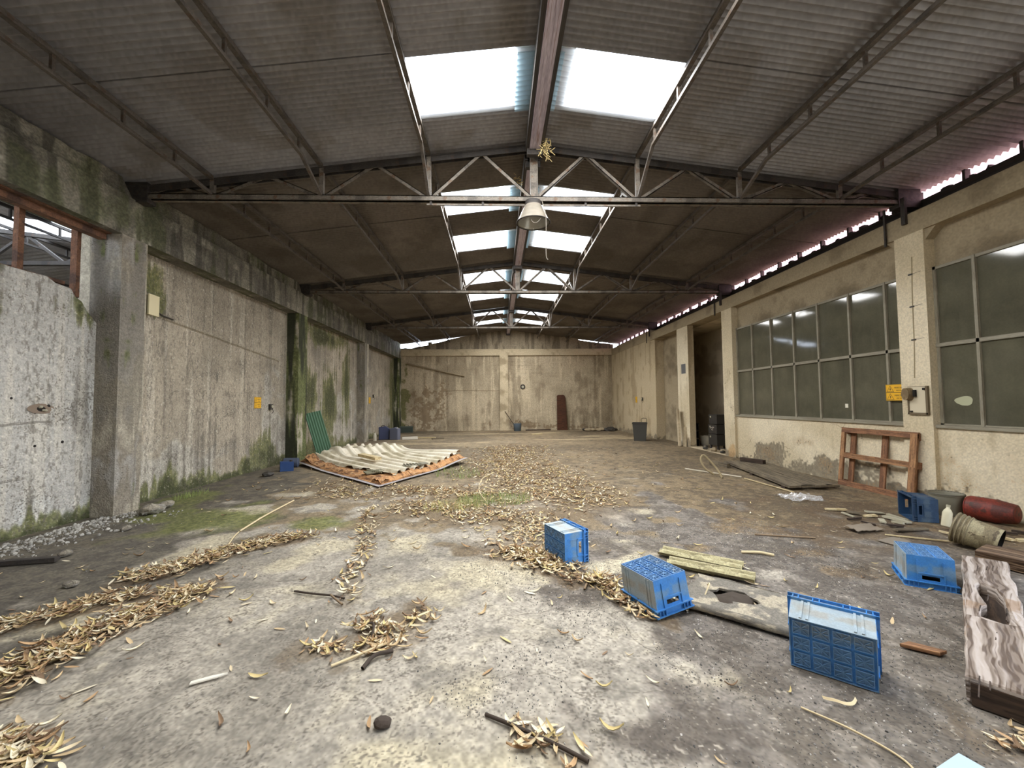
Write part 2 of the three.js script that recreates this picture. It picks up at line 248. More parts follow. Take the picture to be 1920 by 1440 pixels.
// whitewashed wall with the windows: u is z, v is y
function rightWall(z, y) {
  const n1 = fbm(z * 0.8, y * 0.8 + 60, 4), n2 = fbm(z * 3.2 + 7, y * 3.2, 4), sp = noise(z * 65, y * 65), sp2 = noise(z * 24, y * 24), st = fbm(z * 7, y * 0.5, 4);
  let c = mix([222, 209, 181], [204, 189, 158], sm(0.35, 0.65, n1));
  c = mi(c, 178, 163, 132, sm(0.55, 0.7, st * 0.5 + n2 * 0.5) * 0.45);
  if (z < -15.4) { c = mi(c, 178, 160, 128, 0.75); c = mi(c, 150, 132, 102, sm(0.5, 0.66, st * 0.6 + n2 * 0.4) * 0.6); }
  // plaster lost low down: grey render and ochre base coat
  const lost = Math.max(1 - hyp((z + 8.9) / 0.9, (y - 0.28) / 0.3), 1 - hyp((z + 7.6) / 1.2, (y - 0.12) / 0.3), 0.7 - hyp((z + 6.6) / 0.7, (y - 0.3) / 0.3), 0.55 - y / 0.4);
  c = mi2(c, 138, 127, 106, 104, 95, 80, sp2, sm(0.1, 0.42, lost + (n2 - 0.5) * 1.5 + (sp2 - 0.5) * 0.5) * 0.75);
  c = mi(c, 188, 148, 98, sm(0.3, 0.5, 0.8 - hyp((z + 10.4) / 0.35, (y - 0.15) / 0.4) + (n2 - 0.5) * 1.0) * 0.6);
  c = mi(c, 158, 124, 86, sm(0.62, 0.76, n2 * 0.7 + sp * 0.3) * sm(0.9, 0.3, y) * 0.5);
  c = mi(c, 92, 80, 62, sm(0.78, 0.9, noise(z * 30 + 3, y * 30) * 0.5 + n2 * 0.5) * 0.9);
  const cr = Math.abs(fbm(z * 1.7 + 3, y * 1.7, 5) - 0.5); if (cr < 0.004 && y < 1.3) c = mi(c, 124, 108, 84, 0.5 * sm(0.5, 0.6, n1));
  const k = 0.92 + 0.12 * sp; return [c[0] * k, c[1] * k, c[2] * k];
}
const plasterBump = tileTex(512, 1.1, (u, v) => 255 * (0.6 * fbm(u * 9, v * 9, 4, 9) + 0.4 * noise(u * 60, v * 60, 60)), false);
M.wallRightNear = std({ map: worldTex(-11, -3.2, 0, 4.4, 1792, 1024, rightWall), bumpMap: plasterBump, bumpScale: 0.006 });
M.wallRightFar = std({ map: worldTex(-21.8, -11, 0, 4.4, 1024, 448, rightWall) });
M.plasterDullShaded = std({ map: tileTex(512, 2.2, (u, v) => { const n = fbm(u * 6, v * 6, 4, 6), st = fbm(u * 18, v * 2, 3, 0), sp = noise(u * 110, v * 110, 110); let c = mix([160, 145, 118], [134, 120, 96], sm(0.35, 0.65, n)); c = mi(c, 112, 98, 76, sm(0.6, 0.75, n) * 0.5); const k = 0.92 + 0.12 * sp; return [c[0] * k, c[1] * k, c[2] * k]; }) });  // dull plaster, colour lowered further for the shade on the upper beams

M.limewash = std({ map: tileTex(256, 2.2, (u, v) => { const n = fbm(u * 6, v * 6, 4, 6); const c = mix([214, 200, 172], [186, 170, 142], sm(0.35, 0.65, n)); return c; }) });
// end wall of rendered blocks: u is x, v is y
function farWall(x, y) {
  const n1 = fbm(x * 0.7 + 8, y * 0.7, 4), n2 = fbm(x * 3, y * 3, 4), sp = noise(x * 40, y * 40), st = fbm(x * 5, y * 0.4 + 9, 4);
  let c = mix([182, 167, 141], [152, 138, 114], sm(0.35, 0.65, n1));
  c = mi(c, 206, 190, 160, sm(0.55, 0.68, fbm(x * 7 + 60, y * 0.5, 4)) * 0.6);
  c = mi(c, 118, 104, 84, sm(0.52, 0.68, st * 0.6 + n2 * 0.4) * 0.5);
  const lost = Math.max(1 - hyp((x + 4.4) / 1.2, (y - 1.1) / 1.6), 0.8 - hyp((x + 3.6) / 0.7, (y - 1.8) / 1.2), 0.7 - hyp((x - 2) / 4.5, (y - 0.2) / 0.5));
  c = mi2(c, 140, 116, 86, 104, 86, 64, sp, sm(0.3, 0.62, lost + (n2 - 0.5) * 1.6 + (noise(x * 14, y * 14) - 0.5) * 0.8) * 0.6);
  c = mi(c, 86, 88, 44, sm(0.3, 0.5, 0.9 - hyp((x + 5.6) / 0.7, (y - 1.6) / 2.4) + (n2 - 0.5) * 1.2) * 0.7);
  if (y > 4.25) c = mi2(c, 150, 138, 118, 96, 86, 72, sm(0.42, 0.6, fbm(x * 6, y * 0.8, 3)), 0.7);
  const cr = Math.abs(y - 2.1 - 0.12 * (noise(x * 1.5, 2) - 0.5)); if (x > -3.4 && x < -0.5 && cr < 0.02) c = mi(c, 108, 92, 70, 0.6);
  const k = 0.88 + 0.22 * sp; return [c[0] * k, c[1] * k, c[2] * k];
}
M.wallFar = std({ map: worldTex(-5.9, 5.6, 0, 5.3, 1536, 704, farWall) });
M.concreteTrim = std({ map: tileTex(512, 2.4, (u, v) => { const n = fbm(u * 6, v * 6, 4, 6), sp = noise(u * 120, v * 120, 120); const c = mix([196, 180, 150], [158, 142, 114], sm(0.35, 0.65, n)); const k = 0.9 + 0.16 * sp; return [c[0] * k, c[1] * k, c[2] * k]; }) });

// roof sheets and steel
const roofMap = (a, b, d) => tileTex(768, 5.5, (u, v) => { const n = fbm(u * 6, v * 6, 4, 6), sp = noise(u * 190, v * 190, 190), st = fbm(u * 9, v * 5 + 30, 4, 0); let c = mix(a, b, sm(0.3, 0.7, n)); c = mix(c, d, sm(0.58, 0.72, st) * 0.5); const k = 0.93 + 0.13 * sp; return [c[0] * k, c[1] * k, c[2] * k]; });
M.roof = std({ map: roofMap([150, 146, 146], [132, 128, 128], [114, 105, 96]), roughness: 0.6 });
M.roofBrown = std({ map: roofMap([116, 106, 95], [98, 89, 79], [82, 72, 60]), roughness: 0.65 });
const rustMap = (a, b, c2, s) => tileTex(256, 0.8, (u, v) => { const n = fbm(u * 8, v * 8, 4, 8), sp = noise(u * 70, v * 70, 70); const c = mix(mix(a, b, sm(0.4, 0.6, n)), c2, sm(0.6, 0.72, fbm(u * 12 + s, v * 12, 3, 12)) * 0.7); const k = 0.85 + 0.3 * sp; return [c[0] * k, c[1] * k, c[2] * k]; });
M.steel = std({ map: rustMap([104, 96, 86], [78, 71, 63], [92, 66, 46], 3), roughness: 0.65 });
M.steelDark = std({ map: rustMap([56, 51, 47], [42, 38, 35], [64, 48, 38], 8), roughness: 0.7 });
M.steelMid = std({ map: rustMap([84, 76, 68], [66, 59, 53], [76, 58, 44], 6), roughness: 0.65 });
M.ridge = std({ map: rustMap([190, 178, 190], [168, 156, 170], [134, 106, 104], 5), roughness: 0.55 });
M.rust = std({ map: rustMap([104, 72, 52], [72, 50, 38], [128, 92, 66], 5), roughness: 0.85 });
M.mullion = std({ map: rustMap([146, 140, 122], [128, 121, 104], [108, 96, 76], 4), roughness: 0.6 });
M.skylight = phys({ color: srgb(250, 250, 246), roughness: 0.75, transmission: 0.9, thickness: 0, ior: 1.2 });
M.ridgeSheet = phys({ color: srgb(176, 198, 208), roughness: 0.8, transmission: 0.5, thickness: 0, ior: 1.2 });
M.gapTint = phys({ color: srgb(250, 222, 224), roughness: 0.6, transmission: 0.95, thickness: 0, ior: 1.2 });
M.glass = phys({ map: tileTex(512, 1.3, (u, v) => { const n = fbm(u * 5, v * 5, 4, 5), st = fbm(u * 20, v * 2 + 9, 3, 0), sp = noise(u * 90, v * 90, 90); const k = 0.85 + 0.25 * n + 0.1 * st + sp * 0.06; return [112 * k, 109 * k, 91 * k]; }), roughness: 0.06, transmission: 0.45, thickness: 0, ior: 1.5 });
const woodMap = (a, b, d, s, m = 1.2) => tileTex(512, m, (u, v) => { const g = fbm(u * 4 + s, v * 60 + s, 4, 0), g2 = fbm(u * 9, v * 130, 3, 0), k = noise(u * 60, v * 200); let c = mix(a, b, sm(0.35, 0.65, g)); c = mix(c, d, sm(0.6, 0.72, g2) * 0.6); const q = 0.9 + 0.2 * k; return [c[0] * q, c[1] * q, c[2] * q]; });
M.woodRed = std({ map: woodMap([140, 98, 68], [110, 75, 52], [68, 46, 34], 3), roughness: 0.8 });
M.woodRed2 = std({ map: woodMap([164, 122, 84], [130, 92, 62], [80, 56, 40], 13), roughness: 0.8 });
M.woodGrey = std({ map: woodMap([120, 108, 88], [92, 82, 66], [60, 52, 42], 21, 2), roughness: 0.9 });
M.woodPale = std({ map: woodMap([206, 190, 150], [182, 162, 120], [140, 118, 82], 5), roughness: 0.8 });
M.woodRot = std({ map: tileTex(1024, 1.4, (u, v) => { const w = (fbm(u * 4, v * 4, 3, 4) - 0.5) * 0.2, g = fbm(u * 2, (v + w * 0.3) * 60, 4, 0), g2 = noise(u * 12, (v + w * 0.3) * 210), n = fbm(u * 7, v * 7, 4, 7); let c = mix([168, 156, 146], [124, 110, 98], sm(0.35, 0.62, g)); c = mi(c, 74, 58, 46, sm(0.55, 0.7, g * 0.5 + g2 * 0.5) * 0.75); c = mi(c, 128, 98, 70, sm(0.58, 0.7, n) * 0.5); return c; }), bumpMap: tileTex(512, 1.4, (u, v) => { const w = (fbm(u * 5, v * 5, 3, 5) - 0.5) * 0.35; return 255 * (0.7 * fbm(u * 3 + w * 3, (v + w * 0.3) * 46, 4, 0) + 0.3 * noise(u * 20, v * 100)); }, false), bumpScale: 0.02, roughness: 0.9 });
M.woodDark = std({ map: woodMap([72, 56, 44], [50, 39, 31], [34, 26, 20], 8), roughness: 0.95 });

// ---------------------------------------------------------------- the building
const ZF = -21.6, Z0 = 3.0, ZG = -2.6, T = [-0.9, 5.88, 10.87, 16.06];         // end wall, open front, truss lines (distance in)
const XL = -5.6, XR = 5.5;
const M_in = (gs) => metreUV(join(gs));

// floor, yard outside the open front
const fl1 = solo('floor', M_in([bb(-6.3, 5.6, -0.3, 0, -7.2, Z0), bb(5.6, 9.6, -0.3, 0, -7.2, ZG)]), M.floorNear, 'cracked dusty concrete floor strewn with leaves and grit', 'floor', null, 'structure');
const fl2 = solo('floor', M_in([bb(-6.3, 9.6, -0.3, 0, ZF - 0.3, -7.2)]), M.floorFar, 'brown dirty concrete floor running to the end wall', 'floor', null, 'structure');
M.yard = std({ map: tileTex(256, 3, (u, v) => { const n = fbm(u * 6, v * 6, 4, 6); return [170 * (0.85 + 0.3 * n), 162 * (0.85 + 0.3 * n), 146 * (0.85 + 0.3 * n)]; }) });
solo('ground_outside', M_in([bb(-30, 30, -0.4, -0.02, Z0, 40)]), M.yard, 'pale concrete yard in front of the hall', 'ground', null, 'structure');
solo('ground_outside', M_in([bb(5.6, 40, -0.4, -0.02, ZG, Z0)]), M.yard, 'pale concrete yard outside the wide gateway of the white wall', 'ground', null, 'structure');
solo('ground_outside', M_in([bb(-30, -6.3, -0.4, -0.02, ZF - 0.3, Z0)]), M.yard, 'concrete floor of the neighbouring hall beyond the long wall', 'ground', null, 'structure');

// ---- long concrete wall
{
  const w = struct('wall_left', 'long stained concrete wall with pillars and mossy patches');
  const panel = (z0, z1, y1, mat) => part('wall_panel', M_in([bb(XL - 0.5, XL - 0.3, 0, y1, z0, z1)]), mat, w);
  panel(T[1] * -1 - 0.12, -10.55, 3.78, M.wallLeftNear);
  part('wall_panel', M_in([bb(XL - 0.5, XL - 0.3, 0, 3.78, -10.7, -10.55)]), M.wallLeftNear, w);
  panel(-11.0, -15.75, 3.78, M.wallLeftFar);
  panel(-16.2, ZF, 3.78, M.wallLeftFar);
  // low wall of the first bay, with its broken corner against the pillar
  const top = []; for (let i = 0; i <= 40; i++) { const z = 2.6 - i * 0.2; if (z > -5.05) top.push([z, 3.0 + 0.035 * (fbm(z * 3, 1, 3) - 0.5)]); }
  const outline = [[2.6, 0], ...top.map(([z, y]) => [z, y]), [-5.1, 2.95], [-5.28, 2.93], [-5.34, 2.84], [-5.42, 2.8], [-5.5, 2.68], [-5.63, 2.55], [-5.63, 0]];
  const g = extrude(outline.map(([z, y]) => [-z, y]), 0.2); g.rotateY(Math.PI / 2); g.translate(XL - 0.5, 0, 0);
  part('wall_panel', [metreUV(g)], M.wallLeftNear, w);
  // pillars
  const pill = (z, wd, mat) => part('pillar', M_in([bb(XL - 0.55, XL, 0, 3.78, -z - wd / 2, -z + wd / 2)]), mat, w);
  pill(5.82, 0.4, M.pillar); pill(10.78, 0.46, M.pillarMoss); pill(15.97, 0.46, M.pillar); pill(21.4, 0.4, M.pillarMoss);
  // edge beam and the ragged upstand on it
  part('edge_beam', M_in([bb(XL - 0.55, XL, 3.78, 4.33, ZF, Z0)]), M.beamMoss, w);
  const up = [[Z0, 4.3]]; for (let z = Z0; z > ZF; z -= 0.16) { const gap = T.some((t) => Math.abs(-z - t) < 0.16); up.push([z, gap ? 4.36 : 4.53 + 0.05 * fbm(z * 1.2, 4, 3) + 0.05 * noise(z * 4, 9)]); } up.push([ZF, 4.5], [ZF, 4.3]);
  const ug = extrude(up.map(([z, y]) => [-z, y]), 0.26); ug.rotateY(Math.PI / 2); ug.translate(XL - 0.31, 0, 0);
  part('upstand', [metreUV(ug)], M.beamMoss, w);
}
// rusty frame of the opening over the low wall
{
  const w = thing('opening_frame', 'rusty steel frame in the opening above the low concrete wall', 'frame');
  part('head_rail', [bar(V(XL - 0.24, 3.73, 2.5), V(XL - 0.24, 3.73, -5.6), 0.1, 0.09), bar(V(XL - 0.15, 3.77, 2.5), V(XL - 0.15, 3.77, -5.6), 0.05, 0.02)], M.rust, w);
  for (const z of [-2.2, -3.6, -4.77]) part('post', [bar(V(XL - 0.38, 2.98, z), V(XL - 0.38, 3.74, z), 0.06, 0.06)], M.rust, w);
  part('post', [bar(V(XL - 0.4, 2.86, -5.42), V(XL - 0.4, 3.74, -5.42), 0.05, 0.08)], M.rust, w);
  part('bottom_rail', [bar(V(XL - 0.42, 3.01, 2.5), V(XL - 0.42, 3.01, -5.3), 0.05, 0.04)], M.rust, w);
}

// ---- end wall with its frame and ragged gable
{
  const w = struct('wall_far', 'stained block end wall with a concrete post and beam');
  part('wall_panel', M_in([bb(-5.95, 5.6, 0, 3.95, ZF - 0.25, ZF - 0.02)]), M.wallFar, w);
  const rest = []; let nBlock = 0;                                     // rendered blocks, a little uneven, with shallow joints
  for (let row = 0; row < 19; row++) for (const [x0, x1] of [[-5.9, -0.44], [-0.04, 5.55]]) for (let x = x0 - (row % 2) * 0.2; x < x1 - 0.03; x += 0.4) {
    const a = Math.max(x, x0) + 0.005, b = Math.min(x + 0.39, x1); if (b - a < 0.05) continue;
    const g = metreUV(bb(a, b, row * 0.2, row * 0.2 + 0.193, ZF - 0.03, ZF - 0.012 + 0.012 * hash(row * 7 + 1, Math.round(x * 10) + 500)));
    if (nBlock++ % 16 < 9 && nBlock < 534) part('block', [g], M.wallFar, w); else rest.push(g);
  }
  part('block_infill', rest, M.wallFar, w).userData.kind = 'stuff';
  part('post', M_in([bb(-0.46, -0.02, 0, 3.95, ZF, ZF + 0.12)]), M.concreteTrim, w);
  part('edge_beam', M_in([bb(-5.95, 5.6, 3.93, 4.27, ZF - 0.25, ZF + 0.1)]), M.concreteTrim, w);
  const pts = [[-5.95, 4.2], [-5.95, 4.3], [-5.4, 4.36], [-5.1, 4.33], [-4.7, 4.44], [-4.3, 4.48], [-3.9, 4.6], [-3.5, 4.68], [-3.0, 4.83], [-2.4, 4.95], [-2.0, 5.02], [-1.7, roofY(1.7)], [0, RIDGE], [1.3, roofY(1.3)], [1.35, 5.1], [1.55, 5.06], [1.6, roofY(1.6)], [2.2, roofY(2.2)], [2.25, 4.99], [2.9, 4.91], [2.95, roofY(2.95)], [3.7, roofY(3.7)], [3.75, 4.75], [4.3, 4.66], [4.8, 4.6], [5.4, 4.54], [5.6, 4.5], [5.6, 4.2]];
  const g = extrude(pts, 0.2); g.translate(0, 0, ZF - 0.2); part('gable', [metreUV(g)], M.wallFar, w);
  for (const x of [-4.1, 2.4, 4.4]) part('gable_post', M_in([bb(x - 0.1, x + 0.1, 4.2, roofY(x) - 0.14, ZF, ZF + 0.03)]), M.wallFar, w);
}
// ---- front wall (behind the camera); the hall is entered by a wide gateway in the white wall
{
  const w = struct('wall_front', 'plain concrete front wall closing the hall');
  const g = extrude([[-6.1, 0], [5.95, 0], [5.95, roofY(5.95)], [0, RIDGE], [-6.1, roofY(6.1)]], 0.25); g.translate(0, 0, Z0); part('gable', [metreUV(g)], M.concreteTrim, w);
}

// ---- white wall with the workshop windows
const SILL = 1.08, HEAD = 3.29;
{
  const w = struct('wall_right', 'whitewashed wall with columns, peeling low down');
  const P = (name, mat, ...b) => part(name, M_in([bb(...b)]), mat, w);
  P('wall_panel', M.wallRightNear, XR, XR + 0.25, 0, SILL, ZG, -5.48);
  P('pillar', M.wallRightNear, XR - 0.06, XR + 0.35, 0, 3.84, ZG - 0.4, ZG);
  P('wall_panel', M.wallRightNear, XR, XR + 0.25, 0, SILL, -5.9, -10.25);
  P('wall_panel', M.plasterDullShaded, XR + 0.1, XR + 0.25, HEAD, 3.85, ZG, -5.48);
  P('wall_panel', M.plasterDullShaded, XR + 0.1, XR + 0.25, HEAD, 3.85, -5.9, -10.25);
  P('wall_panel', M.wallRightFar, XR, XR + 0.45, 0, 3.9, -15.55, ZF);
  P('pillar', M.wallRightNear, XR - 0.06, XR + 0.35, 0, 3.84, -5.9, -5.48);
  P('pillar', M.wallRightNear, XR - 0.06, XR + 0.35, 0, 3.84, -10.72, -10.25);
  P('pillar', M.wallRightFar, XR - 0.05, XR + 0.14, 0, 3.84, -13.5, -12.72);
  P('edge_beam', M.plasterDullShaded, XR - 0.06, XR + 0.4, 3.84, 4.14, Z0, -15.9);
  P('edge_beam', M.plasterDullShaded, XR - 0.02, XR + 0.45, 3.9, 4.25, -15.9, ZF);
  for (const z of [-5.48, -5.9, -10.25]) { const s = z === -5.48 ? 1 : -1; const g = extrude([[0, 0], [0.16, 0], [0, -0.16]], 0.3); g.rotateY(s > 0 ? -Math.PI / 2 : Math.PI / 2); g.translate(s > 0 ? XR + 0.27 : XR - 0.03, 3.85, z); if (z !== -10.25) part('haunch', [metreUV(g)], M.plasterDullShaded, w); }
  // blocked bay and the deep bay beyond the windows
  P('niche_wall', M.plasterDullShaded, XR + 0.33, XR + 0.45, 0, 3.9, -15.6, -13.45);
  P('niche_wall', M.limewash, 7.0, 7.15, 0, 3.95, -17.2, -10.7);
  P('niche_wall', M.plasterDullShaded, XR + 0.34, 7.1, 0, 3.95, -15.6, -15.5);
  P('niche_wall', M.plasterDullShaded, XR + 0.1, XR + 0.4, 0, 3.95, -13.52, -13.42);
  P('niche_wall', M.limewash, XR + 0.25, 7.1, 0, 3.95, -10.72, -10.6);
  P('niche_ceiling', M.limewash, XR + 0.3, 7.1, 3.9, 4.0, -15.6, -10.6);
  P('threshold', M.concreteTrim, XR - 0.05, XR + 0.3, 0, 0.03, -12.72, -10.72);
  // workshop behind the glass
  P('workshop_wall', M.limewash, 9.4, 9.6, 0, 3.95, ZG, -10.6);
  P('workshop_wall', M.limewash, XR + 0.2, 9.6, 0, 3.95, ZG - 0.2, ZG);
  P('workshop_wall', M.limewash, 7.0, 9.5, 0, 3.95, -10.72, -10.6);
  P('workshop_ceiling', M.limewash, XR + 0.2, 9.6, 3.88, 4.0, ZG, -10.72);
}
// windows: steel bars, panes and a sill
function windowRow(name, label, z0, z1, mull) {
  const w = struct(name, label, 'window'), x = XR + 0.07;
  part('frame', [bb(x - 0.025, x + 0.025, SILL, SILL + 0.03, z0, z1), bb(x - 0.025, x + 0.025, HEAD - 0.04, HEAD, z0, z1), bb(x - 0.025, x + 0.025, SILL, HEAD, z0, z0 - 0.04), bb(x - 0.025, x + 0.025, SILL, HEAD, z1 + 0.04, z1)].map((g) => g), M.mullion, w);
  part('transom', [bb(x - 0.035, x + 0.02, 2.165, 2.215, z0, z1)], M.mullion, w);
  for (const z of mull) part('mullion', [bb(x - 0.035, x + 0.02, SILL, HEAD, z - 0.018, z + 0.018)], M.mullion, w);
  part('sill', [bb(XR - 0.025, XR + 0.11, SILL - 0.01, SILL + 0.012, z0, z1), bb(XR - 0.03, XR - 0.02, SILL - 0.03, SILL + 0.012, z0, z1)], M.mullion, w);
  const zs = [z0, ...mull, z1];
  for (let i = 0; i + 1 < zs.length; i++) for (const [a, b] of [[SILL + 0.03, 2.18], [2.2, HEAD - 0.03]]) {
    const g = bx(0.004, b - a, Math.abs(zs[i + 1] - zs[i]) - 0.02, 0, 0, 0); const tl = (hash(i * 3 + 1, Math.round(a * 7)) - 0.5) * 0.012; g.rotateY(tl); g.translate(x, (a + b) / 2, (zs[i] + zs[i + 1]) / 2); part('pane', [metreUV(g)], M.glass, w);
  }
  return w;
}
windowRow('window_1', 'long dusty steel window of fourteen panes in the white wall', -5.9, -10.25, [-6.2, -6.87, -7.57, -8.22, -8.92, -9.6]);
windowRow('window_2', 'dusty steel window with a pale peeled patch on the glass', -3.0, -5.48, [-4.98, -4.25, -3.5]);

// ---- roof: corrugated sheets, each its own piece, with translucent sheets beside the ridge
const PITCH = 0.0775;
function corr(s, xa, xb, z0, z1, lift = 0, nx = 2) {
  const nz = Math.max(4, Math.round((z1 - z0) / PITCH * 8));
  return grid(nz, nx, (a, b) => { const x = s * (xa + (xb - xa) * b), z = -(z0 + (z1 - z0) * a); return [x, roofY(x) + lift + 0.019 * (1 - 2 * Math.pow(0.5 - 0.5 * Math.cos(2 * Math.PI * z / PITCH), 3)), z, x, z]; });
}
{
  const c = struct('ceiling', 'corrugated roof sheets with rows of translucent skylights', 'roof');
  const cuts = [-2.9, -2.0, -1.1, -0.35, ...SKYLIGHTS.flat(), 6.08, 10.72, 15.4, 20.0, 20.8, 21.9].sort((a, b) => a - b);
  let k = 0;
  for (let i = 0; i + 1 < cuts.length; i++) {
    const [a, b] = [cuts[i], cuts[i + 1]], sky = SKYLIGHTS.some(([p, q]) => Math.abs(p - a) < 1e-6);
    for (const s of [-1, 1]) {
      const lift = (Math.floor(k++ / 2) % 2) * 0.012;
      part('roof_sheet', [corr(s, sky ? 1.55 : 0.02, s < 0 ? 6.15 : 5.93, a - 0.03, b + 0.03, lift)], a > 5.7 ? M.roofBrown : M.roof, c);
      if (sky) {
        part('skylight_sheet', [corr(s, 0.02, 1.6, a, b, -0.002, 1)], M.skylight, c);
        part('ridge_flashing', [corr(s, 0.02, s < 0 ? 0.31 : 0.2, a + 0.01, b - 0.01, -0.06, 1)], M.ridgeSheet, c);
      }
    }
  }
  part('ridge_cap', [bx(0.34, 0.01, 24.6, -0.165, RIDGE + 0.03, -9.4, 0, 0, SLOPE), bx(0.34, 0.01, 24.6, 0.165, RIDGE + 0.03, -9.4, 0, 0, -SLOPE)], M.roof, c);
}

// ---- the neighbouring hall seen through the opening
{
  const c = struct('wall_neighbour', 'roof, skylights and far wall of the neighbouring hall seen over the low wall', 'wall');
  const ny = (x) => RIDGE - SLOPE * Math.abs(x + 11.9);
  const sheet = (x0, x1, z0, z1, mat, name) => part(name, [grid(Math.round((z1 - z0) * 24), 1, (a, b) => { const x = x0 + (x1 - x0) * b, z = -(z0 + (z1 - z0) * a); return [x, ny(x) + 0.014 * Math.cos(2 * Math.PI * z / 0.18), z, x, z]; })], mat, c);
  for (const [a, b, sky] of [[-2.9, 1.6, 0], [1.6, 2.8, 1], [2.8, 5.3, 0], [5.3, 7.85, 0], [7.85, 9.2, 1], [9.2, 11.6, 0], [11.6, 14.2, 0], [14.2, 15.3, 1], [15.3, 17, 0]]) {
    if (sky) { sheet(-11.9, -8.3, a, b, M.skylight, 'skylight_sheet'); sheet(-8.3, -6.2, a, b, M.roof, 'roof_sheet'); } else sheet(-11.9, -6.2, a, b, M.roof, 'roof_sheet');
    sheet(-17.8, -11.9, a, b, M.roof, 'roof_sheet');
  }
  part('wall_panel', M_in([bb(-17.9, -17.7, 0, 4.25, -17, Z0)]), M.plasterDullShaded, c);
  part('wall_panel', M_in([bb(-17.8, -6.2, 0, 5.25, -17.2, -17)]), M.plasterDullShaded, c);
}
for (const z of [3.4, 8.6, 13.8]) {
  const t = thing('roof_truss', 'dark steel truss of the neighbouring hall glimpsed above the low wall', 'truss', [0, 0, 0], 0, 'trusses of the neighbouring hall');
  part('bottom_chord', [bar(V(-17.6, 4.38, -z), V(-6.3, 4.38, -z), 0.09, 0.08)], M.steelDark, t);
  part('top_chord', [bar(V(-17.6, 4.5, -z), V(-11.9, 5.2, -z), 0.09, 0.08), bar(V(-11.9, 5.2, -z), V(-6.3, 4.5, -z), 0.09, 0.08)], M.steelDark, t);
  for (let k = 0; k < 7; k++) { const a = -17.4 + k * 1.6, ap = a + 0.8, yy = (x) => RIDGE - 0.1 - SLOPE * Math.abs(x + 11.9); part('diagonal', [bar(V(a, 4.38, -z), V(ap, yy(ap), -z), 0.05, 0.05), bar(V(ap, yy(ap), -z), V(a + 1.6, 4.38, -z), 0.05, 0.05)], M.steelDark, t); }
}
for (const x of [-7.4, -8.9, -10.4, -13.4, -14.9, -16.4]) {
  const t = thing('lattice_purlin', 'lattice purlin of the neighbouring hall glimpsed above the low wall', 'purlin', [0, 0, 0], 0, 'purlins of the neighbouring hall'), y = RIDGE - SLOPE * Math.abs(x + 11.9) - 0.05;
  part('top_chord', [bar(V(x, y, -2), V(x, y, -16.9), 0.05, 0.05)], M.steelDark, t); part('bottom_chord', [bar(V(x, y - 0.2, -2), V(x, y - 0.2, -16.9), 0.04, 0.04)], M.steelDark, t);
  for (let z = 2.4; z < 12; z += 0.8) part('strut', [bar(V(x, y, -z), V(x, y - 0.2, -z), 0.03, 0.03)], M.steelDark, t);
}

// ---------------------------------------------------------------- roof steel
const NODE = 1.53, YB = 4.405;
const chordY = (x) => roofY(x) - 0.075;
function truss(z, label) {
  const t = thing('roof_truss', label, 'truss', [0, 0, -z]);
  part('bottom_chord', [angleBar(V(-5.55, YB, 0.03), V(5.75, YB, 0.03), 0.07, 0.012, V(0, 1, 0)), angleBar(V(-5.55, YB, -0.03), V(5.75, YB, -0.03), 0.07, 0.012, V(0, 1, 0), -1)], M.steel, t);
  for (const s of [-1, 1]) part('top_chord', [bar(V(0, chordY(0), 0), V(s * 5.8, chordY(5.8), 0), 0.1, 0.02), bar(V(0, chordY(0) - 0.045, 0.035), V(s * 5.8, chordY(5.8) - 0.045, 0.035), 0.014, 0.08), bar(V(0, chordY(0) - 0.045, -0.035), V(s * 5.8, chordY(5.8) - 0.045, -0.035), 0.014, 0.08)], M.steelDark, t);
  part('king_post', [bar(V(0, YB, 0), V(0, chordY(0), 0), 0.11, 0.09, V(0, 0, 1))], M.steel, t);
  for (const s of [-1, 1]) for (let k = 1; k <= 3; k++) part('post', [bar(V(s * k * NODE, YB - 0.02, 0.02), V(s * k * NODE, chordY(k * NODE), 0.02), 0.06, 0.05, V(0, 0, 1))], M.steel, t);
  for (const s of [-1, 1]) for (let k = 0; k < 4; k++) {
    const a = k * NODE, b = k < 3 ? a + NODE : 5.62, ap = (a + b) / 2;
    part('diagonal', [angleBar(V(s * (a + 0.03), YB + 0.02, 0), V(s * ap, chordY(ap) - 0.03, 0), 0.05, 0.01, V(0, 0, 1))], M.steel, t);
    part('diagonal', [angleBar(V(s * ap, chordY(ap) - 0.03, 0), V(s * (b - 0.03), YB + 0.02, 0), 0.05, 0.01, V(0, 0, 1))], M.steel, t);
  }
  for (const s of [-1, 1]) part('bearing_plate', [bx(0.34, 0.28, 0.16, s * 5.62, 4.45, 0)], M.steelDark, t);
  return t;
}
truss(T[1], 'steel roof truss with a dome lamp hanging under its middle');
truss(T[2], 'middle steel roof truss resting on the black-green mossy pillar');
truss(T[3], 'steel roof truss standing closest to the gabled end wall');
truss(0.9, 'steel roof truss over the front bay with the large skylights');

